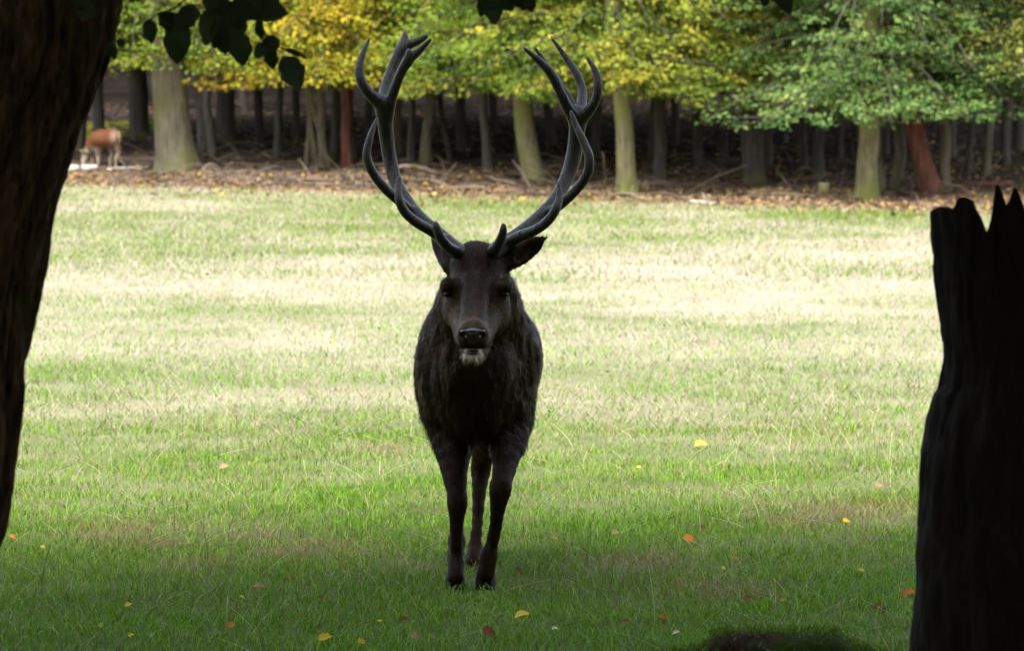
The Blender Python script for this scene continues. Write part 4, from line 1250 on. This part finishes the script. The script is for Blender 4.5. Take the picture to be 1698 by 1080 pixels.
# -- fur
def build_fur():
    r = np.random.default_rng(130)
    tri = np.vstack([sq[:, [0, 1, 2]], sq[:, [0, 2, 3]]])
    a, b, c = sv[tri[:, 0]], sv[tri[:, 1]], sv[tri[:, 2]]
    ar = np.linalg.norm(np.cross(b - a, c - a), axis=1) / 2
    cen = (a + b + c) / 3
    front = np.where((cen[:, 1] < 18.05) & (cen[:, 2] > .5), 1.7, 1.0)
    pr = ar * front; pr /= pr.sum()
    n = 105000
    i = r.choice(len(tri), n, p=pr)
    u_, v_ = r.random(n), r.random(n)
    fl = u_ + v_ > 1
    u_[fl], v_[fl] = 1 - u_[fl], 1 - v_[fl]
    P = a[i] + (b[i] - a[i]) * u_[:, None] + (c[i] - a[i]) * v_[:, None]
    N_ = unit(nrm[tri[i, 0]] + nrm[tri[i, 1]] + nrm[tri[i, 2]])
    y, z = P[:, 1], P[:, 2]
    head = ((y < 17.56) & (z > .93)) | (z > 1.19)
    leg = z < .52
    maneP = (~head) & (~leg) & (y < 18.1)
    chin = head & (np.abs(P[:, 0] - W(784, 590, 17.2)[0]) < .06) & (z < W(784, 586, 17.2)[2]) & (y < 17.28)
    flow = np.zeros((n, 3))
    flow[:] = (0, .75, -.55)
    flow[maneP] = (0, .12, -1)
    flow[maneP, 0] = np.sign(P[maneP, 0] - W(790, 600, 17.9)[0]) * .22
    flow[head] = (0, .6, .75)
    flow[leg] = (0, .1, -1)
    flow[chin] = (0, -.35, -1)
    L = np.where(head, .011, np.where(leg, .009, np.where(maneP, .019, .014)))
    belly = maneP & (z < .66)
    L = np.where(belly, .024, L)
    L = np.where(chin, .015, L) * (.6 + .8 * r.random(n))
    lockn = fbm(P[:, 0] * 26, P[:, 1] * 20, P[:, 2] * 12, seed=131)
    sw = (noise(P[:, 0] * 30, P[:, 1] * 24, P[:, 2] * 14, seed=133) - .5)
    flow[:, 0] += sw * 1.3
    T = flow - N_ * (flow * N_).sum(1)[:, None]
    T = unit(T + r.normal(0, .16, (n, 3)))
    lift = .30 + 1.1 * (lockn - .5)
    D = unit(T + N_ * lift[:, None])
    nosep = W(784, 551, 17.14)
    keep = ~((np.abs(P[:, 0] - nosep[0]) < .055) & (np.abs(z - nosep[2]) < .045) & (y < 17.20)) & (z > .055)
    P, N_, T, D, L = P[keep], N_[keep], T[keep], D[keep], L[keep]; n = len(P)
    S = unit(np.cross(D, N_) + r.normal(0, .2, (n, 3)))
    wd = np.where(L > .014, .0021, .0016)[:, None]
    p0 = P - N_ * .002
    p1 = P + D * (L * .55)[:, None]
    p2 = P + unit(D + T * .8) * L[:, None] + np.array((0, 0, -.25)) * L[:, None] * (L > .02)[:, None]
    v = np.stack([p0 - S * wd / 2, p0 + S * wd / 2, p1 - S * wd * .4, p1 + S * wd * .4, p2], 1).reshape(-1, 3)
    k = np.arange(n)[:, None] * 5
    f = [np.hstack([k, k + 1, k + 3, k + 2]), np.hstack([k + 2, k + 3, k + 4])]
    col = stag_col(P) * (.4 + .4 * r.random((n, 1)) + 5.0 * np.clip(lockn[keep] - .45, 0, 1)[:, None])  # lighter locks imitate wet highlights in the hair colour
    nn = unit(N_ + r.normal(0, .22, (n, 3)) + D * .15)
    return mesh_np('fur', v - sbase, f, np.repeat(col, 5, 0), True, np.repeat(nn, 5, 0))
fo_ = obj('fur', build_fur(), M['fur'], stag); fo_['kind'] = 'stuff'

# -- antlers: crop coordinates of the antlers in the photograph (x, y, radius, depth)
def AC(cx, cy, d):
    return W(560 + .389 * cx, 30 + .389 * cy, d)

def antler(strands, lo, hi):
    F = Field(np.array(lo), np.array(hi), .0042)
    for kk, st in enumerate(strands):
        pts = [AC(a, b, d) for a, b, rr, d in st]
        F.chain(pts, [rr * (.00081 if kk == 0 else .00067) for a, b, rr, d in st], .018, max(10, 5 * len(st)))
    return F.mesh()

left_strands = [
    [(525, 1005, 34, 17.50), (480, 968, 33, 17.54), (420, 912, 29, 17.60), (345, 845, 27, 17.68), (285, 765, 26, 17.76), (245, 690, 27, 17.82), (222, 600, 28, 17.84), (208, 500, 30, 17.83), (200, 420, 32, 17.80), (192, 360, 36, 17.78)],
    [(505, 998, 27, 17.48), (465, 970, 24, 17.40), (438, 935, 20, 17.34), (422, 895, 13, 17.32), (417, 872, 4, 17.33)],
    [(470, 960, 22, 17.56), (400, 908, 25, 17.50), (335, 870, 23, 17.44), (285, 825, 20, 17.40), (262, 775, 16, 17.38), (259, 720, 12, 17.40), (264, 672, 4, 17.42)],
    [(325, 832, 22, 17.70), (262, 778, 24, 17.64), (198, 722, 22, 17.60), (145, 650, 20, 17.57), (124, 580, 18, 17.56), (140, 500, 13, 17.57), (170, 420, 4, 17.60)],
    [(192, 365, 34, 17.78), (152, 338, 27, 17.76), (112, 290, 21, 17.74), (92, 235, 18, 17.74), (102, 165, 13, 17.76), (136, 84, 4, 17.80)],
    [(195, 360, 30, 17.79), (203, 305, 27, 17.84), (228, 225, 25, 17.88), (262, 150, 25, 17.90), (283, 105, 21, 17.91), (288, 60, 5, 17.93)],
    [(268, 140, 22, 17.90), (305, 112, 18, 17.90), (345, 95, 13, 17.90), (380, 74, 6, 17.90)],
    [(212, 420, 28, 17.80), (232, 340, 23, 17.75), (262, 250, 22, 17.72), (300, 180, 22, 17.70), (345, 140, 15, 17.69), (398, 88, 5, 17.68)],
    [(300, 185, 18, 17.70), (303, 160, 12, 17.69), (302, 136, 5, 17.69)],
]
right_strands = [
    [(660, 1005, 34, 17.50), (700, 970, 33, 17.54), (770, 922, 29, 17.60), (850, 855, 27, 17.68), (925, 775, 26, 17.76), (972, 690, 28, 17.82), (1003, 600, 32, 17.84), (1018, 500, 32, 17.83), (1025, 430, 36, 17.80)],
    [(660, 998, 27, 17.48), (682, 970, 23, 17.40), (698, 935, 17, 17.35), (706, 905, 11, 17.33), (706, 880, 4, 17.33)],
    [(700, 975, 26, 17.56), (770, 932, 26, 17.50), (840, 905, 23, 17.44), (895, 865, 21, 17.40), (930, 815, 18, 17.38), (944, 760, 13, 17.40), (940, 696, 4, 17.42)],
    [(900, 830, 22, 17.70), (960, 785, 24, 17.64), (1025, 722, 22, 17.60), (1065, 660, 21, 17.57), (1072, 595, 20, 17.56), (1045, 520, 17, 17.57), (1012, 450, 12, 17.59), (993, 393, 4, 17.60)],
    [(1030, 430, 36, 17.80), (1062, 402, 27, 17.78), (1098, 352, 20, 17.76), (1110, 290, 18, 17.75), (1098, 225, 13, 17.76), (1060, 163, 4, 17.78)],
    [(1025, 420, 30, 17.81), (1038, 370, 24, 17.86), (1042, 310, 19, 17.90), (1020, 240, 17, 17.92), (975, 170, 13, 17.94), (908, 78, 4, 17.95)],
    [(1012, 440, 30, 17.80), (975, 372, 25, 17.74), (942, 300, 22, 17.71), (905, 230, 20, 17.69), (855, 178, 15, 17.68), (790, 123, 4, 17.67)],
    [(1015, 410, 26, 17.82), (985, 345, 20, 17.85), (940, 275, 16, 17.87), (895, 205, 12, 17.88), (838, 121, 4, 17.89)],
    [(1000, 385, 20, 17.80), (1020, 392, 20, 17.82), (1045, 400, 18, 17.80)],
]
for strands, lo, hi in ((left_strands, (-.66, 17.22, 1.20), (-.10, 18.05, 2.16)), (right_strands, (-.22, 17.22, 1.20), (.42, 18.05, 2.16))):
    av, aq = antler(strands, lo, hi)
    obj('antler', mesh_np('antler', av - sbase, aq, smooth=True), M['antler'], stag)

# -- eyes, nose pad, mouth, hooves
def uv_ball(name, c, r, mat, parent, rot=None, seg=16, ring=10):
    a = np.linspace(0, 2 * math.pi, seg, endpoint=False); b = np.linspace(-math.pi / 2, math.pi / 2, ring)
    v = np.array([(math.cos(q) * math.cos(p), math.cos(q) * math.sin(p), math.sin(q)) for q in b for p in a]) * np.asarray(r)
    if rot is not None: v = v @ np.asarray(rot)
    i, j = np.meshgrid(np.arange(ring - 1), np.arange(seg), indexing='ij'); j2 = (j + 1) % seg
    f = np.stack([i * seg + j, i * seg + j2, (i + 1) * seg + j2, (i + 1) * seg + j], -1).reshape(-1, 4)
    return obj(name, mesh_np(name, v, f, smooth=True), mat, parent, c)
for ex in (741.8, 837.2):
    e = uv_ball('eye', W(ex, 487.5, 17.409) - sbase, (.0140, .0150, .0115), M['eye'], stag)
F = Field(W(784, 551, 17.15) - .08, W(784, 551, 17.15) + .08, .003)
F.ell(W(784, 553, 17.150), (.040, .022, .022), .01)
F.ell(W(771, 549.5, 17.150), (.017, .019, .0075), .006)
F.ell(W(797, 549.5, 17.150), (.017, .019, .0075), .006)
F.ell(W(784, 562, 17.147), (.019, .016, .020), .01)
for nx in (768.5, 799.5):
    F.ell(W(nx, 557, 17.132), (.0125, .020, .0095), .005, sub=True)
nv, nq = F.mesh()
obj('nose', mesh_np('nose', nv - sbase, nq, smooth=True), M['nose'], stag)
uv_ball('tongue', W(784, 585, 17.20) - sbase, (.028, .045, .009), M['mouth'], stag)

def hoof(px, py, d, wpx, depth=.095, hgt=.065, yaw=0.0):
    """a cloven hoof: two pointed claws side by side"""
    base = W(px, py, d)
    gz_ = float(G(base[0], d))
    for s in (-1, 1):
        w = wpx / (FPX / d)
        cx = s * w * .26
        pr = []
        for (hh, ws, f0, f1) in ((0, .25, -.60, .40), (.3, .245, -.50, .38), (.65, .22, -.36, .34), (1.0, .18, -.22, .28)):
            ang = np.linspace(0, 2 * math.pi, 12, endpoint=False)
            yy = np.sin(ang); xx = np.cos(ang)
            yv = np.where(yy < 0, yy * (-f0) * depth, yy * f1 * depth)
            xv = xx * ws * w * np.where(yy < 0, (1 - .45 * (-yy) ** 2), 1) - s * .06 * w * np.clip(-yy, 0, 1)
            pr.append(np.stack([cx + xv, yv + .02, 0 * xv + hh * hgt], 1))
        v = np.vstack(pr + [np.array([[cx, 0, hgt * 1.05]])])
        q = []
        for i in range(3):
            for j in range(12):
                q.append([i * 12 + j, i * 12 + (j + 1) % 12, (i + 1) * 12 + (j + 1) % 12, (i + 1) * 12 + j])
        t = [[36 + j, 36 + (j + 1) % 12, 48] for j in range(12)]
        cy, sy = math.cos(yaw), math.sin(yaw)
        v = v @ np.array(((cy, sy, 0), (-sy, cy, 0), (0, 0, 1)))
        obj('hoof', mesh_np('hoof', v + np.array((base[0], d, gz_ - .004)) - sbase, [np.array(q), np.array(t)], smooth=True), M['hoof'], stag)
hoof(755, 975, 17.74, 34)
hoof(805.5, 972, 17.72, 36, hgt=.07)
hoof(784, 948, 18.56, 28)
hoof(756, 936, 18.86, 30)

# ------------------------------------------------------------------ the deer grazing at the edge of the wood
hp = on_ground(172, 277, 60)
hd = hp[1]
hs_ = FPX / hd
def HW(px, py, dd=0.0): return W(px, py, hd + dd)
F = Field(np.array((HW(118, 0)[0], hd - .55, hp[2] - .05)), np.array((HW(222, 0)[0], hd + .75, HW(0, 196)[2])), .016)
F.ell(HW(187, 229, -.10), (.15, .26, .19), .05)
F.ell(HW(172, 230, .05), (.26, .22, .185), .06)
F.ell(HW(158, 237, .16), (.17, .18, .19), .06)
F.chain([HW(155, 236, .18), HW(147, 247, .20), HW(142, 257, .16)], (.13, .085, .065), .05)
F.chain([HW(142, 256, .16), HW(139, 266, .08), HW(138, 273, .02)], (.065, .052, .03), .03)
F.chain([HW(144, 254, .10), HW(136, 250, .02), HW(131, 250, 0)], (.03, .028, .006), .02)
F.chain([HW(146, 253, .22), HW(152, 249, .26)], (.03, .01), .02)
gzz = lambda p: np.array((p[0], p[1], float(G(p[0], p[1])) + .01))
for (a, b, c, dd) in (((193, 240), (197, 253), (192, 263), -.16), ((184, 241), (187, 254), (183, 263), .02), ((163, 246), (163, 258), (163, 266), .06), ((155, 246), (153, 258), (153, 266), .22)):
    foot = gzz(HW(c[0], 277, dd))
    F.chain([HW(*a, dd), HW(*b, dd + .03), HW(*c, dd), foot], (.085, .05, .03, .026), .04, 9)
F.chain([HW(197, 220, -.30), HW(199, 228, -.36), HW(198, 236, -.36)], (.035, .03, .015), .02)
dv_, dq_ = F.mesh()
hind = thing('grazing_deer', 'small reddish deer grazing behind the white logs at the wood edge', 'deer', hp)
c = np.tile(np.array((.12, .050, .022)), (len(dv_), 1))
low = (1 - sstep(HW(0, 252)[2], HW(0, 238)[2], dv_[:, 2]))[:, None]
c = c + (np.array((.20, .16, .12)) - c) * low
rp = HW(192, 232, -.3)
k = np.exp(-(((dv_[:, 0] - rp[0]) / .075) ** 2 + ((dv_[:, 2] - rp[2]) / .17) ** 2))[:, None] * (dv_[:, 1] < hd - .08)[:, None]
c = c + (np.array((.36, .28, .20)) - c) * k
obj('body', mesh_np('body', dv_ - hp, dq_, c, True), M['coat'], hind)

# ------------------------------------------------------------------ flies hovering over the meadow
def fly(px, py, d):
    p = W(px, py, d)
    f = thing('fly', 'tiny black fly hovering over the meadow', 'fly', p, 'flies over the meadow')
    uv_ball('body', (0, 0, 0), (.0035, .0022, .002), M['eye'], f, seg=8, ring=6)
    for s in (-1, 1):
        v = np.array([(0, 0, .001), (-.003, s * .004, .004), (-.007, s * .003, .003), (-.004, 0, .001)])
        obj('wing', mesh_np('wing', v, np.array([[0, 1, 2, 3]])), M['eye'], f)
for a in ((345, 455, 18.2), (629, 545, 17.6), (1008, 617, 17.4), (1102, 540, 18.0), (911, 683, 17.0)):
    fly(*a)
